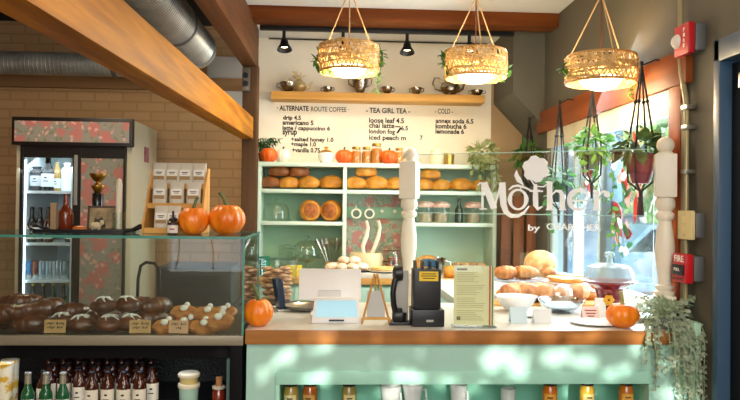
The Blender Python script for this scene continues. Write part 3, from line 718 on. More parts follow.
MB().span((-W/2+.005,.004,.005),(W/2-.005,.008,H-.005)).build('photograph', mat('sepia_photo','b59a6c',.5,col2='6b5a40',scale=14), t)
mb=MB(); mb.prism([(-.04,.003,.012),(.015,.003,.012),(.01,.003,.04),(-.005,.003,.062),(-.02,.003,.05),(-.035,.003,.058)],(0,.0015,0)); mb.build('dark_shape', mat('photo_dark','3b3328',.6), t)
t = thing('trophy','dark pillar trophy with brass cup behind the framed photograph','trophy',(xz(97,3.38,ZG+.15),3.39,TZ))
MB().lathe([(.04,0),(.04,.012),(.03,.016),(.012,.03),(.012,.085),(.026,.095)],20).build('foot', BRASS, t)
MB().lathe([(.026,.095),(.024,.10),(.024,.165),(.026,.17)],20).build('pillar', mat('black_marble','1a1a1d',.15), t)
MB().lathe([(.014,.17),(.02,.185),(.03,.20),(.03,.207),(.012,.212),(.008,.222),(.022,.232),(.036,.25),(.037,.262),(.03,.262),(.02,.236),(0,.232)],24).build('cup', BRASS, t)
t = thing('candle_holder','white taper candle in a glass holder at the right of the tray','candle',(xz(119,3.30,ZG+.1),3.30,TZ))
MB().lathe([(.026,0),(.03,.006),(.03,.085),(.027,.085),(.026,.01),(0,.008)],20).build('glass_holder', JARG, t)
MB().lathe([(.014,.009),(.014,.21),(.009,.232),(.002,.238)],16).build('candle', mat('ivory_wax','e3d8c2',.5), t)
t = thing('sheep_figurine','small cream coloured figurine on the black tray before the frame','figurine',(xz(96,3.22,TZ),3.22,TZ))
MB().ball((0,0,.026),(.024,.015,.016),18,12,lambda p:1+.08*math.sin(9*p[0])*math.sin(8*p[2])).build('body', mat('cream_figurine','c9b892',.6), t)
MB().ball((.026,-.004,.04),(.010,.008,.012),14,10).build('head', mat('cream_figurine','c9b892'), t)
for x in (-.013,.013):
    for y in (-.007,.007): MB().tube([(x,y,.018),(x,y,0)],.004,6).build('leg', mat('cream_figurine','c9b892'), t)

# ================================================================= FRIDGE
FY = 5.0; fx0, fx1 = xz(15,FY,1.7), xz(131,FY,1.7); FZT = at(70,118,Y=FY).z; FB = 5.72
fz = lambda py: at(70,py,Y=FY).z
t = thing('drinks_fridge','tall two-door drinks fridge with a rose printed header','fridge',(0,0,0))
CAB = mat('fridge_cabinet','c9bfa2',.5); CABI = mat('fridge_interior','e6efef',.4); BLK = mat('fridge_black','1b1714',.35)
mb = MB()
for a,b_ in (((fx0,FY+.02,0),(fx0+.035,FB,fz(146))),((fx1-.035,FY+.02,0),(fx1,FB,fz(146))),((fx0+.035,FB-.04,0),(fx1-.035,FB,fz(146))),((fx0,FY+.03,fz(146)),(fx1,FB,FZT-.002)),((fx0+.035,FY+.02,0),(fx1-.035,FB-.04,.12))): mb.span(a,b_)
mb.build('cabinet', CAB, t)
mb = MB().span((fx0+.036,FB-.05,.12),(fx1-.036,FB-.041,fz(147))); mb.span((fx0+.036,FY+.08,.12),(fx0+.044,FB-.05,fz(147))); mb.span((xz(73,FY+.1,1.6),FY+.06,.12),(xz(75,FY+.1,1.6),FB-.05,fz(147)))
mb.build('lining', CABI, t)
hd = MB().span((fx0-.015,FY-.03,fz(146)),(fx1+.012,FY+.03,FZT)).build('header', BLK, t, bevel=.004)
MB().span((fx0+.005,FY-.033,fz(142.5)),(fx1-.008,FY-.029,fz(122))).build('rose_poster', floral_mat('rose_print','9c998e','c98078','e2b0a4','8a8c74',11.), hd)
mb = MB().span((fx0+.035,FY-.005,fz(158)),(fx1-.035,FY+.02,fz(146))); mb.span((fx0+.036,FY-.01,.1),(xz(23,FY,1.6),FY+.02,fz(147))); mb.span((xz(73,FY,1.6),FY-.01,.1),(xz(81,FY,1.6),FY+.02,fz(147))); mb.span((fx1-.05,FY-.01,.1),(fx1-.035,FY+.02,fz(147)))
mb.build('door_frame', BLK, t)
MB().span((xz(23,FY,1.6),FY,.15),(xz(73,FY,1.6),FY+.006,fz(158))).build('glass_door', pane_mat('fridge_glass',(.93,.97,1.0),.35), t)
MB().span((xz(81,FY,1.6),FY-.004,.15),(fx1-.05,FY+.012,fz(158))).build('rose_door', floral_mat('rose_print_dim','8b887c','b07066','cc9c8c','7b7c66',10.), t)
MB().span((xz(75,FY,1.6),FY-.03,fz(205)),(xz(78,FY,1.6),FY-.01,fz(155))).build('door_handle', mat('grey_handle','8d8a82',.4), t, bevel=.003)
sh = []
for k,py in enumerate((191,243.5-0,281)):
    z = fz(py); sh.append(z)
    MB().span((fx0+.045,FY+.05,z-.018),(xz(73,FY+.1,1.6),FB-.05,z)).build('shelf', mat('white_wire_shelf','dfe8ea',.4), t)
MB().span((fx0+.046,FY+.03,.2),(fx0+.058,FY+.045,fz(160))).build('light_tube', mat('fridge_tube','ffffff',.4,emit='dcefff',estr=4), t)
light('AREA','fridge_lamp',((fx0+xz(73,FY,1.6))/2,FY+.12,fz(160)-.02),1.3,(.8,.92,1.0),.35,target=((fx0+xz(73,FY,1.6))/2,FY+.35,1.2))
z1,z2,z3 = sh
def fbottle(px, Y, z, body, r, h, lab, label, sh_=.5, nk=.36, cap=None, band=(.1,.42)):
    b = bottle('bottle',label,body,r,h,sh_,nk,cap,lab,band,'bottles in the drinks fridge',lab is not None); b.location=(xz(px,Y,z+.1),Y,z); return b
fbottle(37,FY+.14,z1,mat('dark_jar','2b2a2a',.3),.045,.17,mat('grey_label','b9bcc0',.5),'dark squat bottle with grey label on the upper fridge shelf',.74,.6,BLACK,(.2,.62))
fbottle(48,FY+.14,z1,DARK_B,.046,.25,mat('cream_label2','cfd6d2',.5),'tall dark growler with pale label on the upper fridge shelf',.5,.4,BLACK,(.12,.48))
fbottle(57,FY+.16,z1,mat('gold_bottle','a4803a',.2,coat=.3),.03,.21,mat('cream_label2','cfd6d2'),'slim golden bottle on the upper fridge shelf',.6,.4,mat('silver_cap','b9b9ae'))
fbottle(67,FY+.18,z1,mat('white_bottle','d9e6ea',.3),.04,.20,None,'pale white bottle at the right end of the upper fridge shelf',.7,.5,WHITE)
for i,(px,c,lb) in enumerate(((32,DARK_B,LABEL_W),(40,DARK_B,mat('grey_label','b9bcc0')),(48,AMBER,LABEL_W),(70,DARK_B,LABEL_W))):
    fbottle(px,FY+.14+.02*(i%2),z2,c,.034,.245,lb,'dark wine bottle, %s from the left on the middle fridge shelf'%ORD[i],.5,.38,BLACK)
def can(px,Y,z,c,label):
    o = tag(MB().lathe([(.027,0),(.031,.006),(.031,.118),(.026,.126),(.026,.128),(0,.126)],18).build('drink_can',mat('can_'+c,c,.3,.5,col2='c9d2d8',scale=14,contrast=(.5,.55))),label,'can','cans in the drinks fridge'); o.location=(xz(px,Y,z+.05),Y,z)
for i,(px,c) in enumerate(((29,'3a7fb8'),(36,'7f4a3a'),(43,'8fa0aa'),(50,'9fb0b6'),(57,'a8b6ba'),(64,'8f9ea6'))):
    can(px,FY+.13,z3,c,'%s can on the lower fridge shelf, %s from the left'%(['blue','red brown','grey','pale grey','silver','dull grey'][i],ORD[i]))
z4 = fz(330); MB().span((fx0+.045,FY+.05,z4-.018),(xz(73,FY+.1,1.6),FB-.05,z4)).build('shelf', mat('white_wire_shelf','dfe8ea'), t)
for i,px in enumerate((33,43,53,63,69)):
    fbottle(px,FY+.15,z4,[DARK_B,DARK_B,GREEN_B,DARK_B,GREEN_B][i],.036,.30,mat('white_small','dce3e6',.5),'tall %s wine bottle, %s from the left at the bottom of the fridge'%(['dark','dark','green','dark','green'][i],ORD[i]),.52,.33,mat('yellow_foil','b9a23a',.4),(.08,.32))
# dried rose picture on the fridge side
xs = fx1+.002
o = tag(MB().span((xs,5.34,at(155,158,X=xs).z-.05),(xs+.004,5.46,at(155,158,X=xs).z+.06)).build('rose_sticker', mat('rose_sticker','a8646a',.6,col2='6d2f3a',scale=22,contrast=(.4,.6))),'small dark pink rose sticker on the side of the fridge','sticker')

# machine and stool seen through the case
mx0,mx1 = xz(156,4.35,1.2), xz(232,4.35,1.2); mz=at(190,267,Y=4.35).z
t = thing('coffee_grinder_station','dark grey back of a machine seen through the glass case','machine',((mx0+mx1)/2,4.35,0)); w=(mx1-mx0)/2
MB().span((-w,0,.9),(w,.4,mz)).build('body', mat('dark_grey_machine','2c3133',.6), t, bevel=.015)
MB().span((-w-.02,-.03,0),(w+.02,.5,.9)).build('stand', mat('dark_stand','2a2a28',.6), t, bevel=.005)
MB().span((-w*.7,-.006,mz-.12),(w*.7,0,mz-.05)).build('vent_panel', mat('vent_dark','1f2325',.5), t)
t = thing('bar_stool','black metal stool with a hooped back behind the case','stool',(xz(147,4.0,1.1),4.0,0))
zt_=at(147,263,Y=4.0).z; hw=.058
MB().tube([(-hw,.02,.72),(-hw,.04,zt_-.09),(-hw*.8,.045,zt_-.02),(-hw*.3,.045,zt_),(hw*.5,.045,zt_-.005),(hw*.95,.045,zt_-.04),(hw,.04,zt_-.1),(hw,.02,.72)],.009,8).build('hooped_back', BLACKM, t)
MB().lathe([(.15,.70),(.16,.71),(.16,.73),(.14,.74),(0,.745)],24,(0,-.1,0)).build('seat', DARK, t)
for x in (-.11,.11):
    for y in (-.2,.0): MB().tube([(x*.8,y*.9-.01,.70),(x*1.2,y*1.2-.02,0)],.011,8).build('leg', BLACKM, t)
MB().tube([(.1*math.cos(a*PI/8),-.1+.12*math.sin(a*PI/8),.3) for a in range(16)],.007,6,True).build('foot_ring', BLACKM, t)

# ================================================================= CEILING SERVICES
def duct(label, a, b, r, pitch=.03):
    a=Vector(a); b=Vector(b); L=(b-a).length; t=thing('air_duct',label,'duct',a)
    q=(b-a).to_track_quat('Z','Y'); t.rotation_mode='QUATERNION'; t.rotation_quaternion=q
    n=int(L/pitch); prof=[]
    for i in range(n):
        z=i*pitch; prof += [(r,z),(r,z+pitch*.75),(r*1.025,z+pitch*.85),(r*1.025,z+pitch*.95)]
    MB().lathe(prof,28).build('spiral_tube', mat('galvanised_steel','b9bab5',.35,.6,col2='8f9390',scale=4), t, sharp=25)
    MB().lathe([(r*1.06,L-.05),(r*1.07,L-.045),(r*1.07,L),(r*.7,L)],28).build('end_collar', mat('galvanised_steel','a9aaa5'), t)
    for z in (L*.3,L*.75): MB().lathe([(r*1.05,z),(r*1.055,z+.003),(r*1.055,z+.03),(r*1.05,z+.033)],28).build('hanger_band', mat('dull_band','6f6e6a',.5,.6), t)
e=at(196,49,Y=4.9); duct('shiny spiral air duct between the two beams',(e.x-.02,2.2,e.z+.02),(e.x,4.9,e.z),.128)
e=at(40,61,Y=5.4); duct('spiral air duct running across in front of the brick wall',(-3.2,5.5,e.z),(-1.1,5.5,e.z),.085)
o=tag(MB().span((-.98,5.82,2.28),(-.62,5.86,2.70)).build('grey_panel',mat('grey_white_panel','b3aea6',.6),None,bevel=.004),'pale panel on the brick wall under the duct end beside the post','panel')
for i,(px,py,l) in enumerate(((246,76,'upper round electrical box on the timber post'),)):
    e=at(246,80,Y=5.29); t=thing('junction_box','grey electrical box with two round sockets on the timber post','electrical box',(e.x,5.30,e.z))
    MB().span((-.025,-.04,-.085),(.03,0,.085)).build('box', mat('grey_box','6b6358',.5,.4), t, bevel=.004)
    for z in (.03,-.03): MB().lathe([(.020,-.052),(.022,-.045),(.022,-.04)],16,(0,0,z),'y').build('socket', BLACKM, t)
# track and spot heads
tr = thing('light_track','black light track along the back of the cross beam','light track',(0,0,0))
MB().span((-.5,5.125,2.755),(1.33,5.165,2.785)).build('rail', BLACKM, tr, bevel=.003); MB().span((-.5,5.121,2.785),(1.33,5.165,CEIL)).build('mounting', mat('black_mounting','1c1a18',.6), tr)
for i,(px,nm) in enumerate(((284,'leftmost of the four'),(343,'second from the left, above the first pendant'),(407,'third from the left'),(469,'rightmost of the four'))):
    x=xz(px,5.15,2.66); t=thing('track_spotlight','black spot lamp on the light track, '+nm,'spotlight',(x,5.145,2.755),rnd.uniform(-.2,.2),'black spot lamps on the track')
    MB().lathe([(.012,0),(.012,-.05),(.018,-.052),(.018,-.07),(.006,-.075)],12).build('stem', BLACKM, t)
    hd=MB().lathe([(.018,-.07),(.026,-.08),(.03,-.105),(.048,-.135),(.054,-.15),(.05,-.15),(.03,-.115),(0,-.11)],24).build('lamp_head', BLACKM, t); hd.rotation_euler=(R(-14) if i!=3 else R(-22),0,0)
    MB().lathe([(.0,-.118),(.035,-.119)],20).build('bulb', mat('spot_bulb','fff2d8',.4,emit='ffe3b0',estr=6), hd)
    light('SPOT','spot_lamp_light',(x,5.21,2.58),11,(1.0,.84,.60),.05,target=(x,YB-.1,1.35),spot_size=R(105),spot_blend=.9)

o=tag(MB().tube([(-.5,YB-.012,CEIL-.012),(1.3,YB-.012,CEIL-.012)],.006,6).build('cable',BLACKM),'thin dark cable run along the top of the white menu wall','cable')
# ================================================================= PENDANTS
def pendant(label, px, py, Y, wpx, seed, garland):
    c = at(px,py,Y=Y); r = wpx*mpp(c.x,Y)/2; H = 26*mpp(c.x,Y); rr = random.Random(seed)
    t = thing('pendant_lamp',label,'pendant lamp',c,0,'woven pendant lamps over the counter')
    mb = MB(); n = 46
    for k in range(n):
        for s in (-1,1):
            a0 = 2*PI*k/n+rr.uniform(-.04,.04); da = s*rr.uniform(.35,.6); rad = r*rr.uniform(.94,1.04)
            mb.tube([((rad*(1+.03*math.sin(u*PI)))*math.cos(a0+da*u), (rad*(1+.03*math.sin(u*PI)))*math.sin(a0+da*u), -H/2+H*u+rr.uniform(-.004,.004)) for u in (0,.25,.5,.75,1)], .0042, 5)
    for k in range(26):
        a0 = rr.uniform(0,6.3); z = rr.uniform(-.48,.48)*H
        mb.tube([(r*1.05*math.cos(a0+u*.5), r*1.05*math.sin(a0+u*.5), z+rr.uniform(-.012,.012)) for u in range(6)], .005, 5)
    mb.build('woven_ring', mat('rattan','e6c485',.5,col2='c29a58',scale=30), t)
    mb = MB()
    for z in (-H/2,H/2): mb.tube([(r*math.cos(2*PI*i/36),r*math.sin(2*PI*i/36),z) for i in range(36)], .007, 8, True)
    mb.build('rim', mat('rattan_rim','b98a4a',.55), t)
    R2 = r*.62
    prof = [(R2*math.cos(a), -H*.30-R2*.62*math.sin(a)) for a in [i*PI/2/9 for i in range(10)]]; prof[-1]=(0,prof[-1][1])
    MB().lathe(prof,30).build('glass_bowl', mat('glowing_bowl','fff3dc',.3,emit='ffe6b8',estr=9), t)
    MB().lathe([(.02,H*.1),(.022,H*.35),(.02,H*.42),(.006,H*.45)],16).build('lamp_holder', BRASS, t)
    top = Vector((0,0,.39))
    cl = CEIL-c.z
    for k in range(3):
        a = 2*PI*k/3+.5; MB().tube([(r*.97*math.cos(a),r*.97*math.sin(a),H/2),(top.x,top.y,top.z)], .0035, 6).build('rope', mat('jute_rope','c9a877',.8), t)
    MB().tube([(0,0,H*.4),(0,0,cl)], .004, 6).build('cord', mat('brown_cord','6b3f22',.7), t)
    MB().lathe([(.004,.37),(.016,.38),(.018,.40),(.012,.42),(.004,.43)],14).build('knot', mat('jute_rope','c9a877'), t)
    MB().lathe([(.05,cl-.02),(.055,cl-.005),(.055,cl-.001)],20).build('ceiling_rose', BRASS, t)
    for (a,z0,dz,ln) in garland:
        mb = MB(); st = MB(); pts=[]
        for i in range(9):
            u=i/8; pts.append(Vector(((r*1.06+.015*math.sin(u*5))*math.cos(a+u*ln), (r*1.06+.015*math.sin(u*5))*math.sin(a+u*ln), z0*H+dz*u)))
        st.tube(pts,.0018,5)
        for p in pts[1:]:
            for s in range(3): mb.leaf(p,(rr.gauss(0,1),rr.gauss(0,1),rr.gauss(-.2,.8)),(0,0,1),rr.uniform(.03,.045),.02)
        gl = mb.build('garland', LEAF, t); st.build('stem', LEAF_D, gl)
    light('POINT','pendant_light',(c.x,c.y,c.z-H*.26-R2*.62-.03),15,(1.0,.78,.48),.07)
    light('POINT','pendant_glow',(c.x,c.y,c.z+H*.1),2.6,(1.0,.72,.38),.05)
    return t
pendant('woven pendant lamp over the left of the counter, nearest to the menu heading',349,59,4.0,58,1,[(PI*1.02,.1,-.10,.25),(-.25,.5,-.24,.2),(-.05,.45,-.12,.3),(2.9,.4,-.1,-.6)])
pendant('woven pendant lamp in the middle, in front of the teapot shelf end',475.5,65,4.05,59,2,[(PI,.2,-.1,.5),(-.1,-.1,-.05,.25),(3.3,.5,-.08,-.4)])
pendant('woven pendant lamp on the right, in front of the grey wall',601,70,3.6,67,3,[(PI*.95,.2,-.06,.4),(.0,-.2,-.1,.2)])

# ================================================================= WALL SHELF AND SILVER
SY = 5.70; sz = at(380,93,Y=SY).z; sx0, sx1 = at(271,92,Y=SY).x, at(485,96,Y=SY).x
o = tag(MB().span((sx0,SY,sz-.062),(sx1,YB,sz)).build('wall_shelf', W_LIGHT, None, bevel=.003),'long honey wood shelf on the menu wall','shelf')
def onshelf(px): return (xz(px,SY+.1,sz+.03), SY+.1, sz)
def scup(px, r, h, label, flare=1.0, name='silver_cup'):
    t = thing(name,label,'cup',onshelf(px),rnd.uniform(-.3,.3),'silver cups on the wall shelf')
    MB().lathe([(r*.5,0),(r*.55,.004),(r*.35,.010),(r*.7,h*.3),(r,h*.75),(r*flare,h),(r*flare*.93,h),(r*.9,h*.7),(0,.014)],24).build('bowl', SILVER, t)
    for s in (-1,1): MB().tube([(s*r*.9,0,h*.85),(s*r*1.35,0,h*.9),(s*r*1.4,0,h*.55),(s*r*.85,0,h*.4)],.004,6).build('handle', SILVER, t)
    return t
scup(288,.065,.085,'wide silver bowl cup at the left end of the wall shelf',1.05)
scup(327.5,.04,.055,'small dark silver cup left of the goblet on the shelf')
scup(387,.042,.065,'small silver cup between the goblet and the creamer',1.05)
scup(416.5,.042,.065,'small dark silver cup left of the big teapot',1.05)
scup(477,.048,.055,'low silver creamer at the right end of the wall shelf')
t = thing('silver_goblet','tall fluted silver goblet under the first pendant on the shelf','goblet',onshelf(360))
MB().lathe([(.04,0),(.042,.008),(.03,.016),(.036,.03),(.062,.09),(.068,.145),(.072,.155),(.064,.155),(.055,.09),(0,.03)],24).build('bowl', SILVER, t)
for s in (-1,1): MB().tube([(s*.06,0,.13),(s*.095,0,.13),(s*.09,0,.08),(s*.05,0,.06)],.005,6).build('handle', SILVER, t)
def teapot(px, s, label, m, rz=0):
    t = thing('teapot',label,'teapot',onshelf(px),rz,scale=s)
    MB().lathe([(.045,0),(.05,.006),(.04,.014),(.075,.04),(.088,.075),(.075,.115),(.045,.135),(.04,.14)],28).build('body', m, t)
    ld = MB().lathe([(.042,.14),(.04,.148),(.02,.162),(.006,.168),(.012,.18),(.006,.19),(0,.191)],20).build('lid', m, t)
    MB().tube([(.07,0,.05),(.11,0,.07),(.125,0,.11),(.15,0,.14)],[.018,.014,.010,.008],10).build('spout', m, t)
    MB().tube([(-.07,0,.115),(-.10,0,.16),(-.14,0,.16),(-.155,0,.11),(-.13,0,.06),(-.08,0,.045)],.008,8).build('handle', m, t)
    return t
teapot(450,.92,'large tarnished silver teapot on the right half of the wall shelf',SILVER,.0)
t = teapot(299,.72,'ornate pale brass kettle with branching ornament on the left of the shelf',mat('pale_gilt','d9c08a',.35,.7),.2)
mb=MB(); r=random.Random(8)
for i in range(9):
    a=r.uniform(-1.2,1.2); L=r.uniform(.06,.13); mb.tube([(0,0,.15),(math.sin(a)*L*.5,r.uniform(-.02,.02),.15+math.cos(a)*L*.6),(math.sin(a)*L+.015*math.cos(i),r.uniform(-.03,.03),.15+math.cos(a)*L)],[.006,.005,.004],6)
mb.build('ornament', mat('pale_gilt','d9c08a'), t)

# ================================================================= MENU LETTERING
def menu(name, label, lines, MYY=YB-.002):
    t = thing(name,label,'menu',(0,0,0),0,'menu columns lettered on the wall')
    for s,px0,px1,pyb,hpx,off,m in lines:
        p=at(px0,pyb,Y=MYY); q=at(px1,pyb,Y=MYY); me=text_mesh(s,'x',None,w=q.x-p.x,h=hpx*mpp(p.x,MYY)*((1.22 if '/' in s else 1.36) if set(s)&set('gpqy') else 1.15),depth=.0008,offset=off+.016)
        me2=join_meshes([me],'lettering',m,t); me2.location=(p.x,MYY,p.z); me2.rotation_euler=(0,R(.1),0)
    return t
GREYINK=mat('grey_outline_ink','4e483f',.6)
menu('coffee_menu','black lettered coffee menu under ALTERNATE ROUTE COFFEE',[
 ('· ALTERNATE',277,308.5,110.2,4.4,.012,INK),('ROUTE COFFEE ·',311,349,111.2,4.2,-.006,GREYINK),
 ('drip 4.5',283,301,119.4,4.2,.022,INK),('americano 5',282.5,313.5,124.5,4.2,.018,INK),('latte / cappuccino 6',282.5,330,129.6,4.6,.018,INK),('syrup',282.5,297,134.3,4.6,.02,INK),
 ('+salted honey 1.0',291,333.5,141,4.2,.018,INK),('+maple 1.0',291,316,145.9,4.2,.018,INK),('+vanilla 0.75',292,320,152,4.2,.018,INK)])
menu('tea_menu','black lettered tea menu under TEA GIRL TEA, in the middle',[
 ('- TEA GIRL TEA -',366,410,112.6,4.6,.006,INK),('loose leaf 4.5',369,404,122.5,4.6,.012,INK),('chai latte',369,394.5,127.6,4.6,.012,INK),('london fog',369,395,133.3,4.6,.012,INK),('6.5',401,408,130.2,4,.012,INK),('iced peach m',369,406,139.5,4.6,.012,INK),('7',420,422.5,140,4.2,.012,INK),
 ('-',395,400.5,128.2,1,.02,INK),('/',396,402,133,5,.012,INK)])
menu('cold_menu','black lettered cold drinks menu under COLD, on the right',[
 ('- COLD -',435,453,113.4,4.4,-.002,GREYINK),('annex soda 6.5',435.5,473.5,122.8,4.4,.016,INK),('kombucha 6',435.5,466.5,128.2,4.6,.016,INK),('lemonade 6',435.5,464,133.4,4.4,.016,INK)])

# ================================================================= SHELVING UNIT
HY=5.55; hx0,hx1=xz(257,HY,1.7),xz(497,HY,1.7); hz=lambda py,px=380: at(px,py,Y=HY).z
d1,d2=xz(343,HY,1.7),xz(410,HY,1.7)
zt0,zt1=hz(167.5),hz(163.5); zw=hz(277); YH=YB-.005
S1=(hz(194),hz(190.3)); S2=(hz(226),hz(222.3))
t=thing('shelving_unit','tall mint green wall shelving unit with a wooden worktop','shelving unit',(0,0,0))
MINTL=mat('light_mint_paint','cfe2cf',.45)
MB().span((hx0-.01,HY-.01,zt0),(hx1+.01,YH,zt1)).build('top_board', MINTL, t, bevel=.003)
for x in (hx0,d1,d2,hx1-.03): MB().span((x,HY,zw),(x+.03,YH,zt0)).build('upright', MINTL, t, bevel=.002)
MB().span((hx0,YH-.02,zw),(d1,YH-.012,zt0)).build('back_panel', MINT_D, t)
MB().span((d2,YH-.02,zw),(hx1,YH-.012,zt0)).build('back_panel', mat('pale_mint_back','b9d8c0',.55), t)
MB().span((d1,YH-.02,S1[0]),(d2,YH-.012,zt0)).build('back_panel', mat('pale_mint_back','b9d8c0'), t)
MB().span((d1+.03,YH-.02,zw),(d2,YH-.012,S1[0])).build('floral_panel', floral_mat('rose_wallpaper','a3b39c','c4877c','dcb0a0','84a083',12.), t)
for a,b in ((hx0+.03,d1),(d1+.03,d2),(d2+.03,hx1-.03)): MB().span((a,HY,S1[0]),(b,YH-.02,S1[1])).build('shelf', MINTL, t, bevel=.002)
for a,b in ((hx0+.03,d1),(d2+.03,hx1-.03)): MB().span((a,HY,S2[0]),(b,YH-.02,S2[1])).build('shelf', MINTL, t, bevel=.002)
pr=MB().span((d1+.03,YH-.05,hz(219)),(d2,YH-.02,hz(207))).build('peg_rail', mat('mint_rail','8fb89a',.5), t)
for px in (356,369,381.5,394): MB().lathe([(.008,0),(.007,-.05),(.014,-.055),(.014,-.065),(.004,-.07)],12,(xz(px,YH-.05,1.47),YH-.05,hz(211.5)),'y').build('peg', mat('pale_peg','e8e0cc',.4), pr)
MB().span((hx0-.01,HY-.14,zw-.045),(hx1+.03,YH,zw)).build('worktop', W_LIGHT, t, bevel=.003)
MB().span((hx0,HY-.10,0),(hx1,YH,zw-.045)).build('base_cabinet', mat('mint_base','a9d3bd',.5), t)
for i in range(4):
    w=(hx1-hx0)/4; dd=MB().span((hx0+i*w+.01,HY-.118,.1),(hx0+(i+1)*w-.01,HY-.10,zw-.07)).build('cabinet_door', mat('mint_door','b4dac5',.45), t, bevel=.003)
    MB().ball((hx0+i*w+(.05 if i%2 else w-.05),HY-.13,zw-.2),.013,12,8).build('knob', BRASS, dd)

# loaves
def loaf_proto(name, m, score, kind):
    t=thing(name,'x','bread',(0,0,0),0,'loaves on the shelving unit')
    if kind=='boule':
        MB().ball((0,0,.049),(.088,.074,.054),30,18,lambda p:(p[0]*(1+.03*math.sin(3*p[2]+2*p[0])),p[1],p[2] if p[2]>-.6 else -.6-(abs(p[2])-.6)*.25)).build('crust', m, t, sharp=80)
        mb=MB()
        for k in (0.004,): mb.tube([(k-.012,-.05,.080),(k,-.02,.0995),(k+.008,.02,.1),(k+.015,.045,.083)],[.003,.006,.006,.003],6)
        mb.build('score', score, t)
    KIDS[t.name]=list(t.children); return Pool(t)
LB=loaf_proto('bread_loaf',CRUST,mat('pale_score','f0c27a',.7),'boule')
LD=loaf_proto('dark_bread_loaf',CRUST_D,mat('brown_score','9c5f2c',.7),'boule')
def loaf(P,px,zs,label,sc=1.,Y=HY+.13,rz=None): P.put((xz(px,Y,zs+.05),Y,zs),rnd.uniform(-.5,.5) if rz is None else rz,label,'loaves on the shelving unit',sc*1.07)
z=S1[1]
for px,l,P,s in ((269.5,'brown loaf at the left end of the top bread shelf',LD,.93),(289,'brown loaf second from the left on the top bread shelf',LB,.93),(308.5,'brown loaf third from the left on the top bread shelf',LB,.98),(331.5,'golden loaf standing apart at the right of the left bay',LB,1.06)): loaf(P,px,z,l,s)
for px,l in ((279,'dark loaf stacked on top, first of the left bay'),(299,'dark loaf stacked on top, second of the left bay')): loaf(LD,px,z+.089,l,.93)
for px,l,s in ((355,'golden loaf at the left of the middle bay',1.0),(376,'golden loaf in the centre of the middle bay',1.06),(396,'golden loaf at the right of the middle bay, beside the white post',1.0)): loaf(LB,px,z,l,s)
loaf(LB,366,z+.098,'golden loaf stacked on top in the middle bay',.95)
for px,l,s in ((424,'golden loaf at the left of the right bay, beside the white post',.9),(441,'golden loaf in the centre of the right bay',.9),(461,'golden loaf at the right of the right bay',1.0),(480,'golden loaf behind the trailing plant in the right bay',.9)): loaf(LB,px,z,l,s)
loaf(LB,430,z+.087,'golden loaf stacked on top in the right bay',.9)
# cut round loaves on the second shelf
for px,l in ((310,'round loaf showing its cut face on the second shelf, left one'),(331,'round loaf showing its cut face on the second shelf, right one')):
    t=thing('cut_loaf',l,'bread',(xz(px,HY+.12,S2[1]+.05),HY+.12,S2[1]),(.15 if px<320 else -.2),'cut loaves on the second shelf')
    MB().lathe([(.0,.09),(.05,.085),(.082,.05),(.086,0),(.074,-.06),(.058,-.075)],30,(0,0,.084),'y').build('crust', CRUST, t, sharp=70)
    MB().lathe([(0,-.083),(.05,-.082),(.058,-.076),(.056,-.07),(0,-.07)],28,(0,0,.084),'y').build('cut_face', mat('brown_crumb','b0682c',.8,col2='8a4a1c',scale=40), t)
# domed stand on the second shelf
def glass_dome(px,Y,z,r,h,label,stand=.0):
    t=thing('glass_dome',label,'glass dome',(xz(px,Y,z+.05),Y,z))
    if stand: MB().lathe([(r*.6,0),(r*.62,.006),(.02,.02),(.016,stand*.7),(r*1.1,stand-.01),(r*1.15,stand),(r*1.1,stand+.004),(0,stand+.003)],30).build('stand', JARG, t)
    else: MB().lathe([(r*1.12,0),(r*1.15,.008),(r*1.1,.014),(0,.012)],30).build('plate', JARG, t)
    b=stand+.014
    MB().lathe([(r,b),(r*1.0,b+h*.45),(r*.9,b+h*.72),(r*.6,b+h*.93),(.012,b+h),(.01,b+h+.012),(.018,b+h+.024),(.012,b+h+.038),(0,b+h+.04)],32).build('dome', JARG, t)
    return t
glass_dome(276,HY+.13,S2[1],.105,.13,'clear glass dome on the second shelf, left of the cut loaves')
# lower left bay
glass_dome(307,HY+.10,zw,.105,.12,'glass cake stand with a dome under the left bay',.14)
t=thing('glass_canister','square clear glass canister in the lower left bay','canister',(xz(287,HY+.17,zw+.1),HY+.19,zw)); MB().lathe([(.065,0),(.068,.01),(.068,.20),(.06,.21)],4).build('glass_body',JARG,t); MB().lathe([(.07,.205),(.07,.225),(.02,.23),(0,.24)],20).build('lid',JARG,t)
t=thing('utensil_holder','pale holder full of metal spoons and ladles at the right of the lower left bay','utensil holder',(xz(332,HY+.08,zw+.05),HY+.08,zw))
MB().lathe([(.05,0),(.055,.11),(.05,.11),(.045,.01),(0,.01)],20).build('pot', mat('oat_pot','cdb78c',.6), t)
r=random.Random(3)
for i in range(7):
    a=-.5+i*.16; x=math.sin(a)*.25; MB().tube([(x*.15,0,.03),(x*.7,r.uniform(-.02,.03),.2),(x*.95,r.uniform(-.02,.04),.25),(x*1.05,0,.29)],[.004,.005,.016,.008],8).build('utensil', STEEL, t)
o=tag(MB().span((-.06,-.04,0),(.06,.04,.085)).build('yellow_box',mat('yellow_carton','d9c32e',.5),None,bevel=.003),'small bright yellow box on the worktop in the lower left bay','box'); o.location=(xz(294,HY+.0,zw+.03),HY+.0,zw)
o=tag(MB().lathe([(.035,0),(.045,.15),(.04,.15),(.033,.01),(0,.01)],20).build('green_cup',mat('deep_green_cup','23876a',.4)),'deep green cup at the left end of the worktop','cup'); o.location=(xz(264,HY+.0,zw+.03),HY+.02,zw)
o=tag(MB().ball((0,0,.03),(.05,.04,.03),18,10).build('bun',CRUST,None),'small brown roll on the worktop beside the yellow box','bread'); o.location=(xz(317,HY+.0,zw),HY-.02,zw)
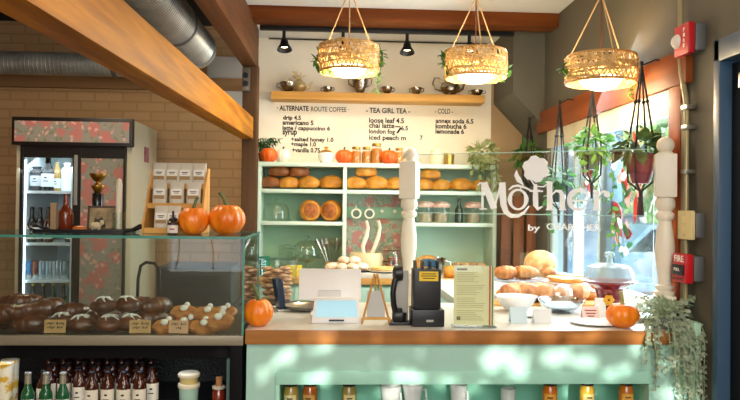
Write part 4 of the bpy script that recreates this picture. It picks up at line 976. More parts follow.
# middle bay
t=thing('mixing_crock','cream stoneware crock with two long white ladles','crock',(xz(366,HY+.10,zw+.1),HY+.10,zw),scale=1.35)
MB().lathe([(.085,0),(.095,.02),(.10,.10),(.09,.135),(.082,.135),(.088,.02),(0,.015)],28).build('pot',mat('cream_stoneware','e2cd9c',.5),t)
for s,x in ((1,-.02),(1,.05)): MB().tube([(x*.5,0,.10),(x+.0,.0,.17),(x+.022,.01,.23),(x+.03,.02,.28),(x+.02,.02,.32)],[.011,.012,.013,.011,.009],8).build('ladle',mat('cream_ladle','eee0c2',.5),t)
for px,l in ((356,'hanging cup'),(369,'hanging cup')):
    t=thing('hanging_cup','pale cup with dark inside hanging on the %s peg of the mint rail'%('first' if px<360 else 'second'),'cup',(xz(px,YH-.10,1.47),YH-.11,hz(214)),0,'cups on the peg rail')
    MB().lathe([(.040,-.06),(.042,-.05),(.034,.02),(.02,.03),(0,.03)],22,(0,0,0),'y').build('bowl',mat('cream_cup','e9dfc4',.4),t)
    MB().lathe([(0,-.045),(.024,-.046),(.027,-.058),(.028,-.0605)],22,(0,0,0),'y').build('inside',mat('dark_inside','55604f',.5),t)
    MB().tube([(0,0,.036),(0,-.02,.062),(0,.03,.062),(0,.02,.03)],.005,6).build('handle',mat('cream_cup','e9dfc4'),t)
t=thing('cookie_jar','big glass jar of brown biscuits with a glass lid left of the white post','jar',(xz(391,HY+.05,zw+.1),HY+.05,zw))
MB().lathe([(.07,0),(.085,.015),(.09,.16),(.075,.19),(.075,.2)],28).build('glass_body',JARG,t); MB().lathe([(.08,.2),(.082,.212),(.05,.235),(.012,.245),(.012,.26),(.022,.275),(.014,.295),(0,.3)],24).build('lid',JARG,t)
for i in range(12):
    a=i*2.4; MB().lathe([(0,0),(.034,.001),(.036,.009),(.03,.014),(0,.016)],16,(.035*math.cos(a),.035*math.sin(a),.012+.011*i)).build('biscuit',mat('brown_biscuit','a8622e',.7,col2='6d3515',scale=30),t)
# right bay
for i,(px,l) in enumerate(((425,'left'),(441,'middle'),(473,'right'))):
    t=thing('lidded_jar','clear ribbed jar with a rose patterned top on the second shelf, %s one'%l,'jar',(xz(px,HY+.1,S2[1]+.05),HY+.1,S2[1]),0,'ribbed jars in the right bay')
    MB().lathe([(.06,0),(.065,.01),(.068,.12)]+[],28).build('glass_body',JARG,t); MB().lathe([(.055,.004),(.058,.08),(0,.085)],24).build('contents',mat('oat_contents','b7a88c',.8,col2='8f7d62',scale=40),t)
    MB().lathe([(.07,.12),(.072,.15),(.05,.165),(0,.17)],24).build('cloth_lid',mat('rosy_cloth','c98f7c',.8,col2='e4d2be',scale=30),t)
b=bottle('dark_bottle','dark green bottle between the ribbed jars in the right bay',mat('dark_green_glass','24382c',.15,coat=.3),.032,.20,.5,.4,None,None); b.location=(xz(459,HY+.08,S2[1]+.1),HY+.08,S2[1])
t=thing('round_loaf','large round golden loaf on the worktop right of the white post','bread',(xz(428,HY+.1,zw+.1),HY+.1,zw)); MB().ball((0,0,.078),(.115,.10,.09),30,18,lambda p:(p[0],p[1],max(p[2],-.86))).build('crust',CRUST,t,sharp=80)
t=thing('metal_jug','small shiny metal jug beside the round golden loaf','jug',(xz(439,HY+.02,zw+.1),HY-.02,zw+.0))
MB().lathe([(.04,0),(.043,.01),(.036,.09),(.045,.14),(.05,.155),(.045,.155),(.03,.09),(0,.01)],22).build('body',mat('bright_steel','d4d6d2',.2,1.),t); MB().tube([(.04,0,.13),(.08,0,.12),(.08,0,.06),(.038,0,.05)],.006,8).build('handle',STEEL,t)
t=thing('round_loaf','small golden roll on the worktop right of the metal jug','bread',(xz(450,HY+.0,zw),HY+.0,zw)); MB().ball((0,0,.045),(.065,.06,.05),24,14,lambda p:(p[0],p[1],max(p[2],-.86))).build('crust',CRUST,t,sharp=80)
for i,(px,z,l) in enumerate(((462,0,'left'),(478,.0,'right'))):
    t=thing('bread_basket','low woven basket of pale crackers on the worktop, %s one'%l,'basket',(xz(px,HY,zw+.05),HY+.06,zw),0,'baskets in the lower right bay'); mb=MB()
    for k in range(5): mb.tube([((.085+.004*k)*math.cos(2*PI*j/24),(.07+.004*k)*math.sin(2*PI*j/24),.008+.016*k) for j in range(24)],.009,6,True)
    mb.lathe([(0,.004),(.08,.004),(.08,.01),(0,.01)],20); mb.build('woven_body',mat('wicker','b98a55',.7),t)
    for k in range(8):
        a=k*2.4; MB().box((.045*math.cos(a),.04*math.sin(a),.085),(.05,.012,.05),(.3*math.sin(k),.2,a)).build('cracker',mat('cracker','d9b27a',.7,col2='b98848',scale=30),t,bevel=.003)
# on top of the unit
def jar_top(px,r,h,label,col):
    t=thing('preserve_jar',label,'jar',(xz(px,HY+.1,zt1+.05),HY+.1,zt1),0,'jars on top of the shelving unit')
    MB().lathe([(r*.92,0),(r,.008),(r,h*.7),(r*.75,h*.8),(r*.75,h*.86)],22).build('glass_body',JARG,t)
    MB().lathe([(r*.9,.004),(r*.95,.01),(r*.95,h*.66),(r*.7,h*.74),(0,h*.74)],22).build('contents',mat('contents_'+col,col,.4,col2='c98a3c',scale=45),t)
    MB().lathe([(r*.8,h*.85),(r*.82,h*.86),(r*.82,h*.98),(r*.7,h),(0,h)],22).build('lid',mat('gold_lid','c8a04a',.35,.8),t)
jar_top(356,.040,.135,'jar of orange preserve between the two pumpkins, left of three','cf6d1e')
jar_top(366.5,.038,.135,'jar of orange preserve in the middle of three on the unit','bf6a22')
jar_top(376.5,.045,.165,'tallest jar of orange preserve on the shelving unit','c97425')
jar_top(399,.036,.13,'jar of orange preserve beside the white post','d1802c')
mt=mpp(0,HY+.1)
pumpkin('orange pumpkin on the shelving unit, left of the preserve jars',344,HY+.1,zt1,18*mt,.85,.035,m=PUMPK_D,group='pumpkins on the shelving unit')
pumpkin('orange pumpkin on the shelving unit, right of the tallest jar',389,HY+.07,zt1,18*mt,.85,.03,m=PUMPK_D,group='pumpkins on the shelving unit')
pumpkin('orange pumpkin under the leafy plant at the left end of the unit',269,HY+.05,zt1,17*mt,.9,.02,m=PUMPK_D,group='pumpkins on the shelving unit')
WP=mat('white_pumpkin_skin','ece3cf',.45)
pumpkin('white pumpkin beside the leafy plant on the shelving unit',283,HY+.08,zt1,15*mt,1.0,.03,m=WP,group='pumpkins on the shelving unit')
t=thing('sugar_bowl','white lidded bowl with a gold top on the shelving unit','bowl',(xz(326,HY+.1,zt1),HY+.1,zt1))
MB().lathe([(.035,0),(.04,.006),(.062,.04),(.062,.07),(.05,.085)],24).build('bowl',WHITE,t); MB().lathe([(.055,.085),(.04,.10),(.012,.108),(.012,.115),(.02,.125),(0,.135)],20).build('lid',mat('gold_lid','c8a04a'),t)
t=thing('cream_jug','cream enamel jug on the unit right of the white post','jug',(xz(436,HY+.08,zt1),HY+.08,zt1))
MB().lathe([(.05,0),(.055,.01),(.055,.08),(.04,.105),(.042,.115)],24).build('body',mat('cream_enamel','eadfb8',.4),t); MB().lathe([(.043,.115),(.03,.128),(.01,.132),(.008,.145),(0,.148)],20).build('lid',mat('cream_enamel','eadfb8'),t); MB().tube([(.05,0,.10),(.085,0,.10),(.085,0,.04),(.052,0,.03)],.006,8).build('handle',mat('cream_enamel','eadfb8'),t)
o=tag(MB().lathe([(.038,0),(.042,.09),(.044,.092),(.038,.092),(.034,.01),(0,.01)],22).build('brass_cup',mat('pale_brass','c7a65c',.3,.8)),'small brass cup right of the cream jug','cup'); o.location=(xz(449,HY+.08,zt1),HY+.08,zt1)
# ================================================================= GLASS GUARD WITH TURNED POSTS
def turned_post(label, px, Y, zt, s=1.):
    x=xz(px,Y,1.5); t=thing('turned_post',label,'post',(x,Y,ZC),-.35,'white turned posts of the counter guard'); H=zt-ZC; m=mat('white_post_paint','e4dcc8',.4); b=.046*s
    MB().span((-b,-b,0),(b,b,.13)).build('plinth_block',m,t,bevel=.004)
    MB().span((-b,-b,H-.27),(b,b,H-.075)).build('upper_block',m,t,bevel=.006)
    k=b/.046; z0=.13; z1=H-.27; L=z1-z0
    prof=[(.040,0),(.044,.02),(.044,.04),(.030,.055),(.040,.075),(.040,.10),(.028,.115),(.030,.2),(.040,.38),(.042,.50),(.034,.68),(.028,.76),(.040,.79),(.040,.83),(.029,.86),(.043,.90),(.043,.96),(.036,1.)]
    MB().lathe([(r*k,z0+u*L) for r,u in prof],28).build('turned_shaft',m,t,sharp=50)
    MB().lathe([(.034*k,H-.077),(.034*k,H-.068),(.022*k,H-.062),(.022*k,H-.056)],24).build('collar',m,t)
    MB().ball((0,0,H-.036),.039*k,22,14).build('ball_finial',m,t)
    return t
GL_=Vector((xz(409,3.78,1.5),3.78,0)); GR_=Vector((xz(665,3.16,1.5),3.16,0))
turned_post('white turned post with ball top behind the black telephone',409,3.78,at(409,147.5,Y=3.78).z)
turned_post('white turned post with ball top beside the street window',665,3.16,at(665,137.5,Y=3.16).z)
gd=(GR_-GL_).normalized(); gn=Vector((gd.y,-gd.x,0)).normalized()
if gn.y>0: gn=-gn
def gp(px,py,off=.004):
    d=ray(px,py); o=GL_+gn*off; t=(o-EYE).dot(gn)/d.dot(gn); return EYE+d*t
t=thing('glass_guard','clear glass guard with white floral shop name lettering between the turned posts','glass guard',(0,0,0))
def gpane(name,z0,z1):
    a=GL_+gd*.047; b=GR_-gd*.047; n=gn*.003
    p=[Vector((q.x,q.y,z)) for z in (z0,z1) for q in (a+n,b+n,b-n,a-n)]
    return MB().hexa(p).build(name,mat_guard,t)
mat_guard=pane_mat('guard_glass',(.955,.98,.975),.9)
zt_=at(540,152,Y=3.45).z; zm=at(540,214.5,Y=3.45).z
gpane('upper_pane',zm+.004,zt_); gpane('lower_pane',1.17,zm-.001)
mb=MB()
for z in (zt_,zm):
    a=GL_+gd*.047; b=GR_-gd*.047; mb.tube([(a.x,a.y,z),(b.x,b.y,z)],.0025,6)
mb.build('polished_edge',mat('pale_glass_edge','bfe0d4',.2,alpha=.7),t)
DEC=mat('white_vinyl','fbfcfb',.5)
RIB=[0]
def ribbon(mb,pts,ws):
    RIB[0]+=1; off=.004+.0002*(RIB[0]%12)
    n=len(pts); P=[]
    Q=[Vector(p) for p in pts]; L=[];Rr=[]
    for i in range(n):
        d=(Q[min(i+1,n-1)]-Q[max(i-1,0)]).normalized(); s=Vector((-d.y,d.x)); w=(ws[i] if isinstance(ws,(list,tuple)) else ws)/2
        L.append(Q[i]+s*w); Rr.append(Q[i]-s*w)
    for i in range(n-1):
        q=[gp(p.x,p.y,off) for p in (L[i],L[i+1],Rr[i+1],Rr[i])]
        mb.prism(q,gn*.0006)
def arc(cx,cy,rx,ry,a0,a1,n=18): return [(cx+rx*math.cos(R(a0+(a1-a0)*i/n)),cy+ry*math.sin(R(a0+(a1-a0)*i/n))) for i in range(n+1)]
mb=MB()
# M
ribbon(mb,[(477.5,185.5),(480,183),(484,183.2)],[1.2,2.2,1.5]); ribbon(mb,[(482.3,184),(482.3,208)],2.0); ribbon(mb,[(479.5,209),(486.5,209)],1.6)
ribbon(mb,[(484,182.6),(494,208.5)],6.2); ribbon(mb,[(494.2,208.5),(501,183)],1.8)
ribbon(mb,[(502.2,182.4),(502.6,195),(503.5,205),(506,212),(511,216),(518,216),(524,212.5),(529,206)],[6.4,6.4,6.2,5.2,4,3.4,2.6,1.2])
# o with its swash
ribbon(mb,arc(518,199.5,8.2,9.8,0,360,30),[4.6-2.6*abs(math.sin(R(12*i))) for i in range(31)])
ribbon(mb,[(508.5,190),(513,186.3),(518,185.6),(525,187.6),(532,191),(540,190)],[1.,2.2,2.4,2.,1.8,1.])
# t
ribbon(mb,[(535.5,184),(535.3,196),(535.6,205),(538,209),(542.5,206.5)],[3.2,5.2,5.2,3.6,1.2]); ribbon(mb,[(529.5,191.2),(543,191.2)],1.7)
# h
ribbon(mb,[(549.5,181.5),(549.5,209.3)],5.4); ribbon(mb,[(545.5,182),(550,182)],1.6); ribbon(mb,[(546,209.5),(553,209.5)],1.5)
ribbon(mb,[(552,194.5),(556,190.8),(560.5,191.5),(562.3,196),(562.3,209.3)],[1.4,2.4,4,5.2,5.2]); ribbon(mb,[(559,209.5),(566,209.5)],1.5)
# e
ribbon(mb,arc(579,200,9.6,9.8,0,-360+42,26),[1.6+3.6*max(0,math.sin(PI*i/26))*(1 if 5<i<24 else .5) for i in range(27)]); ribbon(mb,[(570.5,200.6),(588.8,200.6)],1.9)
# r
ribbon(mb,[(596.6,190.3),(596.6,209.3)],5.2); ribbon(mb,[(593,191),(597,191)],1.6); ribbon(mb,[(593,209.5),(600.5,209.5)],1.5); ribbon(mb,[(599,195.5),(602.5,191.5),(606,191.5)],[1.4,2.2,2.4])
ribbon(mb,arc(607,194.2,1.6,1.6,0,360,12),3.2)
mb.build('name_lettering',DEC,t,smooth=False)
mb=MB()
for k in range(6):
    a=R(60*k+20); cx,cy=535.8+8*math.cos(a),169+8*math.sin(a)
    ribbon(mb,[(535.8+2*math.cos(a),169+2*math.sin(a)),(535.8+6*math.cos(a),169+6*math.sin(a)),(535.8+10*math.cos(a),169+10*math.sin(a)),(535.8+13.4*math.cos(a),169+13.4*math.sin(a))],[3.5,10,11.5,5])
ribbon(mb,[(531,169),(541,169)],9)
ribbon(mb,[(516.5,170),(516.2,175),(518.8,180),(523.5,185)],[.4,4.2,5.2,.8]); ribbon(mb,[(523.5,185),(520.5,187),(521,190)],[1.2,1.2,1.])
ribbon(mb,[(531,180),(535,186),(543,186.8),(551,182)],[1.2,1.4,1.2,.8])
mb.build('flower_motif',DEC,t,smooth=False)
def gtext(s,px0,px1,py,hpx,nm):
    a=gp(px0,py); b=gp(px1,py); me=text_mesh(s,'x',None,w=(b-a).length,h=hpx*mpp(a.x,a.y),depth=.0004,offset=.02)
    o=join_meshes([me],nm,DEC,t); o.location=a; o.rotation_euler=(0,0,math.atan2(gd.y,gd.x)); return o
gtext('by',528,540,230.5,8.2,'byline_lettering'); gtext('CHARCHER',546.5,601,229.5,6.6,'byline_lettering')

# ================================================================= ON THE COUNTER
# till
tx=xz(330,3.36,1.15); TYY=3.36
t=thing('sales_terminal','white point of sale terminal seen from behind with a small customer screen','till',(tx,TYY,ZC)); mp=mpp(tx,TYY)
WPL=mat('white_plastic','e4e2de',.35)
MB().box((0,0,.105+.045),(62*mp,.016,31*mp),(-.28,0,0)).build('screen_housing',WPL,t,bevel=.005)
MB().prism([(-12*mp,-.065,.0),(12*mp,-.065,.0),(11*mp,-.036,.125),(-11*mp,-.036,.125)],(0,.022,0)).build('stand_neck',mat('silver_plastic','cdcbc8',.35),t,bevel=.004)
MB().span((-.09,-.02,0),(.09,.12,.014)).build('stand_foot',WPL,t,bevel=.005)
t=thing('customer_screen','white customer display with a pale blue screen in front of the till','screen',(xz(336.5,3.20,1.05),3.20,ZC),.0); mp=mpp(tx,3.2)
MB().hexa([(-25*mp,-.03,0),(25*mp,-.03,0),(25*mp,.06,0),(-25*mp,.06,0),(-22*mp,-.0,.108),(22*mp,-.0,.108),(22*mp,.03,.108),(-22*mp,.03,.108)]).build('housing',WPL,t,bevel=.004)
MB().hexa([(-21*mp,-.0265,.026),(21*mp,-.0265,.026),(21*mp,-.02,.026),(-21*mp,-.02,.026),(-19.5*mp,-.0065,.096),(19.5*mp,-.0065,.096),(19.5*mp,0,.096),(-19.5*mp,0,.096)]).build('screen',mat('pale_blue_screen','8ccbe4',.2,emit='8fd0ea',estr=.12),t)
mb=MB()
for z,w in ((.07,13),(.058,9),(.046,11)): mb.box((0,-.0245+.017*(z-.03)/.07+.0035,z),(w*2*mp,.001,.003),(-.28,0,0))
mb.build('screen_text',mat('screen_text_grey','7fb4c8',.5),t)
MB().box((.0,-.031,.012),(15*mp,.006,.007)).build('card_slot',BLACK,t)
# card reader
t=thing('card_reader','dark blue black card reader leaning on a grey stand at the counter back','card reader',(xz(281,3.55,1.05),3.55,ZC),.35)
MB().box((-.012,0,.085),(.03,.075,.15),(0,-.16,0)).build('body',mat('blue_black_plastic','1c2940',.3),t,bevel=.006); MB().box((.005,0,.095),(.004,.062,.10),(0,-.16,0)).build('screen',mat('dim_screen','50647d',.15),t)
MB().span((-.03,-.05,0),(.055,.05,.012)).build('stand',STEEL,t,bevel=.004)
o=tag(MB().lathe([(.05,0),(.09,.012),(.105,.028),(.10,.028),(.085,.016),(0,.008)],26).build('steel_dish',STEEL),'shallow steel dish on the counter behind the till','dish'); o.location=(xz(304,3.5,1.),3.56,ZC)
o=tag(MB().span((-.21,-.06,0),(.21,.06,.012)).build('black_mat',BLACK,None,bevel=.003),'flat black mat at the back edge of the counter, left of the till','mat'); o.location=(xz(275,3.76,1.)+.03,3.78,ZC)
# easel with a card (code left out)
ex=xz(376,3.13,1.1); t=thing('card_easel','small wooden A-frame easel holding a blank grey card','easel',(ex,3.13,ZC)); mp=mpp(ex,3.13)
H=.218
for s in (-1,1): MB().tube([(s*14*mp,-.01,.005),(s*1.2*mp,.03,H)],.0055,6).build('leg',W_LIGHTZ,t)
MB().tube([(0,.11,.005),(0,.034,H-.01)],.005,6).build('rear_leg',W_LIGHTZ,t)
MB().box((0,-.008,.028),(29*mp,.014,.010)).build('ledge',W_LIGHT,t)
MB().hexa([(-9*mp,-.008,.034),(9*mp,-.008,.034),(9*mp,-.004,.034),(-9*mp,-.004,.034),(-9*mp,.014,.145),(9*mp,.014,.145),(9*mp,.018,.145),(-9*mp,.018,.145)]).build('card',mat('grey_card','b9b8b4',.6),t)
# telephone
px_=xz(401,3.14,1.1); t=thing('telephone','black telephone handset hanging upright on a grey cradle stand','telephone',(px_,3.14,ZC)); mp=mpp(px_,3.14)
MB().span((-6*mp,.02,0),(8*mp,.05,.235)).build('cradle_plate',mat('grey_cradle','a7a59c',.4),t,bevel=.006)
MB().span((-12*mp,-.03,0),(9*mp,.06,.014)).build('foot',BLACK,t,bevel=.004)
hs=MB().tube([(-5*mp,-.012,.045),(-8*mp,-.03,.09),(-9*mp,-.034,.14),(-7.5*mp,-.03,.19),(-3*mp,-.012,.225)],[.014,.0125,.012,.0125,.014],12).build('handset',BLACK,t)
for z,a in ((.04,.5),(.225,-.5)):
    MB().lathe([(.018,-.034),(.031,-.026),(.034,-.004),(.033,.008),(.012,.012)],20,(-1*mp,-.012,z),'x').build('ear_cap' if z>.1 else 'mouth_cap',BLACK,hs)
mb=MB().tube([(3*mp+.01*math.cos(i*.9),-.005+.01*math.sin(i*.9),.05-.0007*i) for i in range(60)],.003,5); mb.build('coiled_cord',BLACK,t)
# black dispenser
px_=xz(427,3.12,1.1); t=thing('dispenser','black two part machine with a yellow label and blue cards on top','dispenser',(px_,3.12,ZC)); mp=mpp(px_,3.12)
MB().span((-16*mp,-.05,0),(16*mp,.09,.073)).build('base_unit',BLACK,t,bevel=.005)
up=MB().span((-14*mp,-.03,.073),(13*mp,.08,.245)).build('upper_unit',mat('soft_black','1a1b1e',.45),t,bevel=.006)
MB().span((-9*mp,-.033,.195),(10*mp,-.029,.236)).build('yellow_label',mat('yellow_label','e9c21a',.5),up)
mb=MB()
for z,w in ((.226,7),(.217,8),(.207,6)): mb.box((.5*mp,-.0335,z),(w*2*mp,.001,.0035))
mb.build('label_text',INK,up)
MB().span((-2*mp,-.053,.022),(5*mp,-.049,.031)).build('coin_label',STEEL,t)
mb=MB()
for k in range(4): mb.box((-12*mp+.02*k*1.6,.02,.262),(.005,.09,.035))
mb.build('card_rack',BLACK,t)
for x,a in ((.006,.15),(.026,.3)): MB().box((x,.03,.268),(.045,.006,.034),(-.5,a,.2)).build('blue_card',mat('blue_translucent','4f7fa0',.3,alpha=.85),t)
# menu holder
px_=xz(474,3.07,1.1); t=thing('menu_holder','clear upright holder with a yellow green printed menu on the counter edge','menu',(px_,3.07,ZC),-.04); mp=mpp(px_,3.07)
W=21*mp; HH=.268
MB().span((-W,-.004,.004),(W,-.001,HH)).build('front_sheet',GLASS,t); MB().span((-W-.004,-.03,0),(W+.004,.05,.005)).build('acrylic_foot',JARG,t)
MB().span((-W+.004,0,.008),(W-.004,.003,HH-.004)).build('printed_menu',mat('yellow_green_paper','efeebc',.7),t)
mb=MB(); r=random.Random(4)
for i in range(27):
    z=HH-.035-i*.0078
    if i in (6,13,20): continue
    mb.span((-W+.016,-.0008,z),(-W+.016+r.uniform(.07,.125),-.0002,z+.0022))
mb.build('small_print',mat('pale_brown_print','bdb47e',.7),t)
mb=MB().span((-W+.016,-.0008,HH-.024),(-W+.06,-.0002,HH-.016)); mb.span((-W+.016,-.0008,.03),(-W+.032,-.0002,.045)); mb.build('print_heading',mat('dark_print','6d6a44',.7),t)
MB().span((W-.026,-.001,.008),(W-.019,-.0002,HH-.004)).build('red_stripe',mat('red_stripe','c2543c',.6),t); MB().span((W-.014,-.001,.008),(W-.008,-.0002,HH-.004)).build('green_stripe',mat('green_stripe','5f7f58',.6),t)
pumpkin('orange pumpkin with a tall stem on the left end of the counter',258.5,3.09,ZC,30*mpp(-.3,3.09),.98,.072,(-.35,0),PUMPK)
pumpkin('bright orange pumpkin on the counter in front of the red cake stand',622.5,3.075,ZC,33*mpp(1.2,3.075),.80,.065,(-.15,0),PUMPK,stem_m=STEM_P)

# trays on the till side worktop
def oval_tray(px,Y,z,rx,ry,label,m,name='tray',rim=.012):
    t=thing(name,label,'tray',(xz(px,Y,z),Y,z))
    vs=MB().lathe([(rx*.85,0),(rx,rim),(rx*1.02,rim+.002),(rx*.97,rim+.002),(rx*.83,.004),(0,.004)],36,squash=ry/rx); vs.build('plate',m,t); return t
zr=at(348,270.5,Y=4.72).z
# small trolley carrying the pastry tray between counter and shelving
t=thing('side_table','narrow pale table behind the till carrying the pastry tray','table',(xz(360,4.72,1.),4.72,0))
MB().span((-.34,-.17,zr-.035),(.42,.17,zr-.003)).build('table_top',mat('pale_table_top','dcd8cc',.5),t,bevel=.004)
for x in (-.31,.39):
    for y in (-.14,.14): MB().span((x-.015,y-.015,0),(x+.015,y+.015,zr-.035)).build('leg',WHITE,t)
oval_tray(348,4.70,zr-.003,.175,.13,'dark oval tray of sugared pastries behind the till',mat('dark_tray','3a3532',.35,.5))
SUG=mat('sugared_pastry','ecd9bd',.6,col2='c98f52',scale=30,contrast=(.45,.75))
SB=MB().ball((0,0,.024),(.046,.036,.026),20,12,lambda p:1+.06*math.sin(4*p[0]+5*p[1])).build('sugared_pastry',SUG); tag(SB,'x','pastry','sugared pastries on the dark tray')
for i,(px,Y,dz) in enumerate(((332,4.64,0),(342,4.62,0),(352,4.62,0),(362,4.64,0),(338,4.72,.0),(349,4.73,.0),(359,4.72,.0),(344,4.67,.04),(354,4.67,.04))):
    o=SB if i==0 else SB.copy()
    if i: COL.objects.link(o)
    o.location=(xz(px,Y,zr),Y,zr+.006+dz); o.rotation_euler=(0,0,i*1.3)
    o['label']=['sugared pastry at the front left of the dark tray','sugared pastry second in the front row of the dark tray','sugared pastry third in the front row of the dark tray','sugared pastry at the front right of the dark tray','sugared pastry at the back left of the dark tray','sugared pastry at the back middle of the dark tray','sugared pastry at the back right of the dark tray','sugared pastry piled on top, left one on the dark tray','sugared pastry piled on top, right one on the dark tray'][i]
t=thing('flat_pie','flat golden pie on a plate right of the dark tray','pie',(xz(385,4.66,zr),4.66,zr-.003))
MB().lathe([(.08,0),(.12,.012),(.115,.014),(0,.006)],28).build('plate',mat('pale_plate','d8d3c6',.3),t); MB().lathe([(.085,.008),(.10,.02),(.095,.032),(.085,.028),(.04,.034),(0,.032)],28).build('pie_crust',mat('pale_pie','e6c684',.6,col2='d3a659',scale=18),t)
# jar of biscuits at the left behind the display case
t=thing('biscuit_jar','tall glass jar of pale biscuits behind the right end of the glass case','jar',(xz(277,4.1,1.),4.1,0)); zj=at(277,305,Y=4.1).z
MB().span((-.14,-.12,0),(.14,.12,zj)).build('stand',mat('mint_base','a9d3bd'),t)
MB().lathe([(.09,zj),(.10,zj+.01),(.11,zj+.2),(.115,zj+.26)],28).build('glass_body',JARG,t)
r=random.Random(6); mb=MB()
for i in range(40): a=i*2.4; mb.ball((.055*math.cos(a),.055*math.sin(a),zj+.016+.005*i),(.034,.030,.012),12,8)
mb.build('biscuits',mat('pinkish_biscuit','a8744c',.7,col2='dcb894',scale=26),t)['kind']='stuff'

# ================================================================= PASTRY DISPLAY ON THE RIGHT
def raised(px,Y,z,r,h,label,m,name='cake_stand'):
    t=thing(name,label,'stand',(xz(px,Y,z+h),Y,z))
    MB().lathe([(r*.45,0),(r*.45,.006),(.02,.02),(.018,h*.75),(r*.9,h-.012),(r,h-.002),(r,h+.004),(r*.9,h),(0,h)],32).build('stand',m,t); return t
BLUISH=mat('bluish_glass_plate','b9c9dc',.15,coat=.4)
raised(517,4.15,ZC,.15,at(517,279,Y=4.15).z-ZC,'bluish white cake stand carrying two croissants',BLUISH)
z=at(517,279,Y=4.15).z+.004
fl=thing('croissant','golden croissant on the left of the bluish cake stand','pastry',(xz(506,4.12,z),4.12,z),.3,'croissants on the bluish stand',1.15); croissant_mesh(.15,.036).build('dough',FLAKY,fl)
KIDS[fl.name]=list(fl.children); dup(fl,(xz(524,4.14,z),4.14,z),-.3,'golden croissant on the right of the bluish cake stand','croissants on the bluish stand',1.15)
hb_=at(541,277,Y=4.35).z
raised(545,4.38,ZC,.13,hb_-ZC,'pale cake stand under the floured loaf',WHITE)
t=thing('floured_loaf','big floured round loaf at the back of the pastry display','bread',(xz(540,4.36,hb_),4.36,hb_+.004)); MB().ball((0,0,.076),(.10,.09,.085),30,18,lambda p:(p[0],p[1],max(p[2],-.9))).build('crust',CRUST_L,t,sharp=80)
t=thing('flaky_roll','small brown roll beside the floured loaf','pastry',(xz(549,4.26,hb_),4.27,hb_+.004)); MB().ball((0,0,.03),(.05,.04,.034),22,12).build('dough',FLAKY,t)
hb2=at(567,282,Y=4.0).z
raised(567,4.0,ZC,.135,hb2-ZC,'small white stand holding a dark tart',WHITE)
t=thing('fruit_tart','round tart with a dark filling on the small white stand','tart',(xz(567,4.0,hb2),4.0,hb2+.004)); MB().lathe([(.095,0),(.115,.022),(.108,.026),(.10,.018),(0,.018)],30).build('tart_shell',CRUST,t); MB().lathe([(.10,.0185),(.05,.024),(0,.025)],28).build('filling',mat('dark_filling','6d4326',.4,col2='d8c2a0',scale=20),t)
bd_=thing('serving_board','long pale board under the row of muffins','board',(xz(547,3.80,ZC),3.80,ZC)); MB().span((-.30,-.07,0),(.32,.10,.012)).build('plank',W_LIGHT,bd_,bevel=.003)
mu=thing('muffin','x','pastry',(0,0,0),0,'muffins on the pale board')
MB().lathe([(.035,0),(.047,.05),(.045,.052),(0,.05)],24).build('paper_case',mat('brown_paper_case','8a5a3a',.7),mu); MB().ball((0,0,.056),(.056,.056,.042),24,14,lambda p:1+.07*math.sin(7*p[0]+4*p[1])).build('crumb_top',mat('sugared_muffin','d6a06a',.6,col2='a2603a',scale=22),mu)
KIDS[mu.name]=list(mu.children); PM=Pool(mu)
for i,(px,Y) in enumerate(((511,3.79),(529,3.80),(546,3.78),(578,3.80),(537,3.86),(520,3.87))):
    PM.put((xz(px,Y,ZC+.05),Y,ZC+.012),i,['sugared muffin at the left end of the pale board','sugared muffin second from the left in the front row','sugared muffin third from the left in the front row','sugared muffin at the right end of the pale board','sugared muffin in the back row, right one','sugared muffin in the back row, left one'][i],None,1.05)
ds=thing('danish_pastry','x','pastry',(0,0,0),0,'sugared danishes in the pastry display')
MB().ball((0,0,.028),(.058,.05,.03),26,14,lambda p:(p[0]*(1+.06*math.sin(5*math.atan2(p[1],p[0]))),p[1],p[2])).build('dough',FLAKY,ds)
MB().lathe([(.034,.05),(.03,.056),(.012,.061),(0,.06)],16).build('sugar_icing',mat('dull_sugar','e6dccb',.6,col2='b98252',scale=40),ds)
KIDS[ds.name]=list(ds.children); PD=Pool(ds)
for i,(px,Y,z,l) in enumerate(((553,3.95,.0,'sugared danish behind the wrapped loaf on the worktop'),(592,3.95,.0,'sugared danish behind the right end of the pale board'),(585,4.10,.0,'sugared danish at the back beside the dark tart'),(507,4.02,.0,'sugared danish under the rim of the bluish cake stand, left'),(527,4.0,.0,'sugared danish under the rim of the bluish cake stand, right'),(540,4.05,.0,'sugared danish between the two cake stands'),(598,4.25,.0,'sugared danish nearest to the window sill'),(568,4.45,.0,'sugared danish behind the tart stand'))):
    PD.put((xz(px,Y,ZC),Y,ZC),i*1.1,l,None,1.12)
t=thing('wrapped_loaf','small loaf wrapped in clear film between the muffins','bread',(xz(562,3.77,ZC+.05),3.77,ZC+.012),.5); MB().ball((0,0,.045),(.075,.05,.05),26,14,lambda p:(p[0],p[1],max(p[2],-.85))).build('crust',mat('pale_loaf','cfa070',.5,col2='a86c40',scale=20),t,sharp=80); MB().ball((0,0,.047),(.082,.056,.055),16,10,lambda p:(p[0]*(1+.05*math.sin(9*p[2]+5*p[1])),p[1],max(p[2],-.84))).build('film',pane_mat('film',(.95,.95,.96),1.6,.08),t,sharp=10)
def bowl(px,Y,r,h,label,m,name='bowl'):
    t=thing(name,label,'bowl',(xz(px,Y,ZC),Y,ZC)); MB().lathe([(r*.45,0),(r*.5,.006),(r*.8,h*.45),(r,h),(r*.97,h),(r*.76,h*.5),(r*.4,.012),(0,.012)],34).build('bowl',m,t); return t
b=bowl(516,3.58,.105,.075,'white ceramic bowl of dough balls in front of the muffins',WHITE)
for i in range(6):
    a=i*1.05; 
MB().lathe([(0,.045),(.07,.047),(.05,.06),(0,.066)],26).build('contents',mat('pale_dough','e6d8c0',.7,col2='c9b08a',scale=40),b)
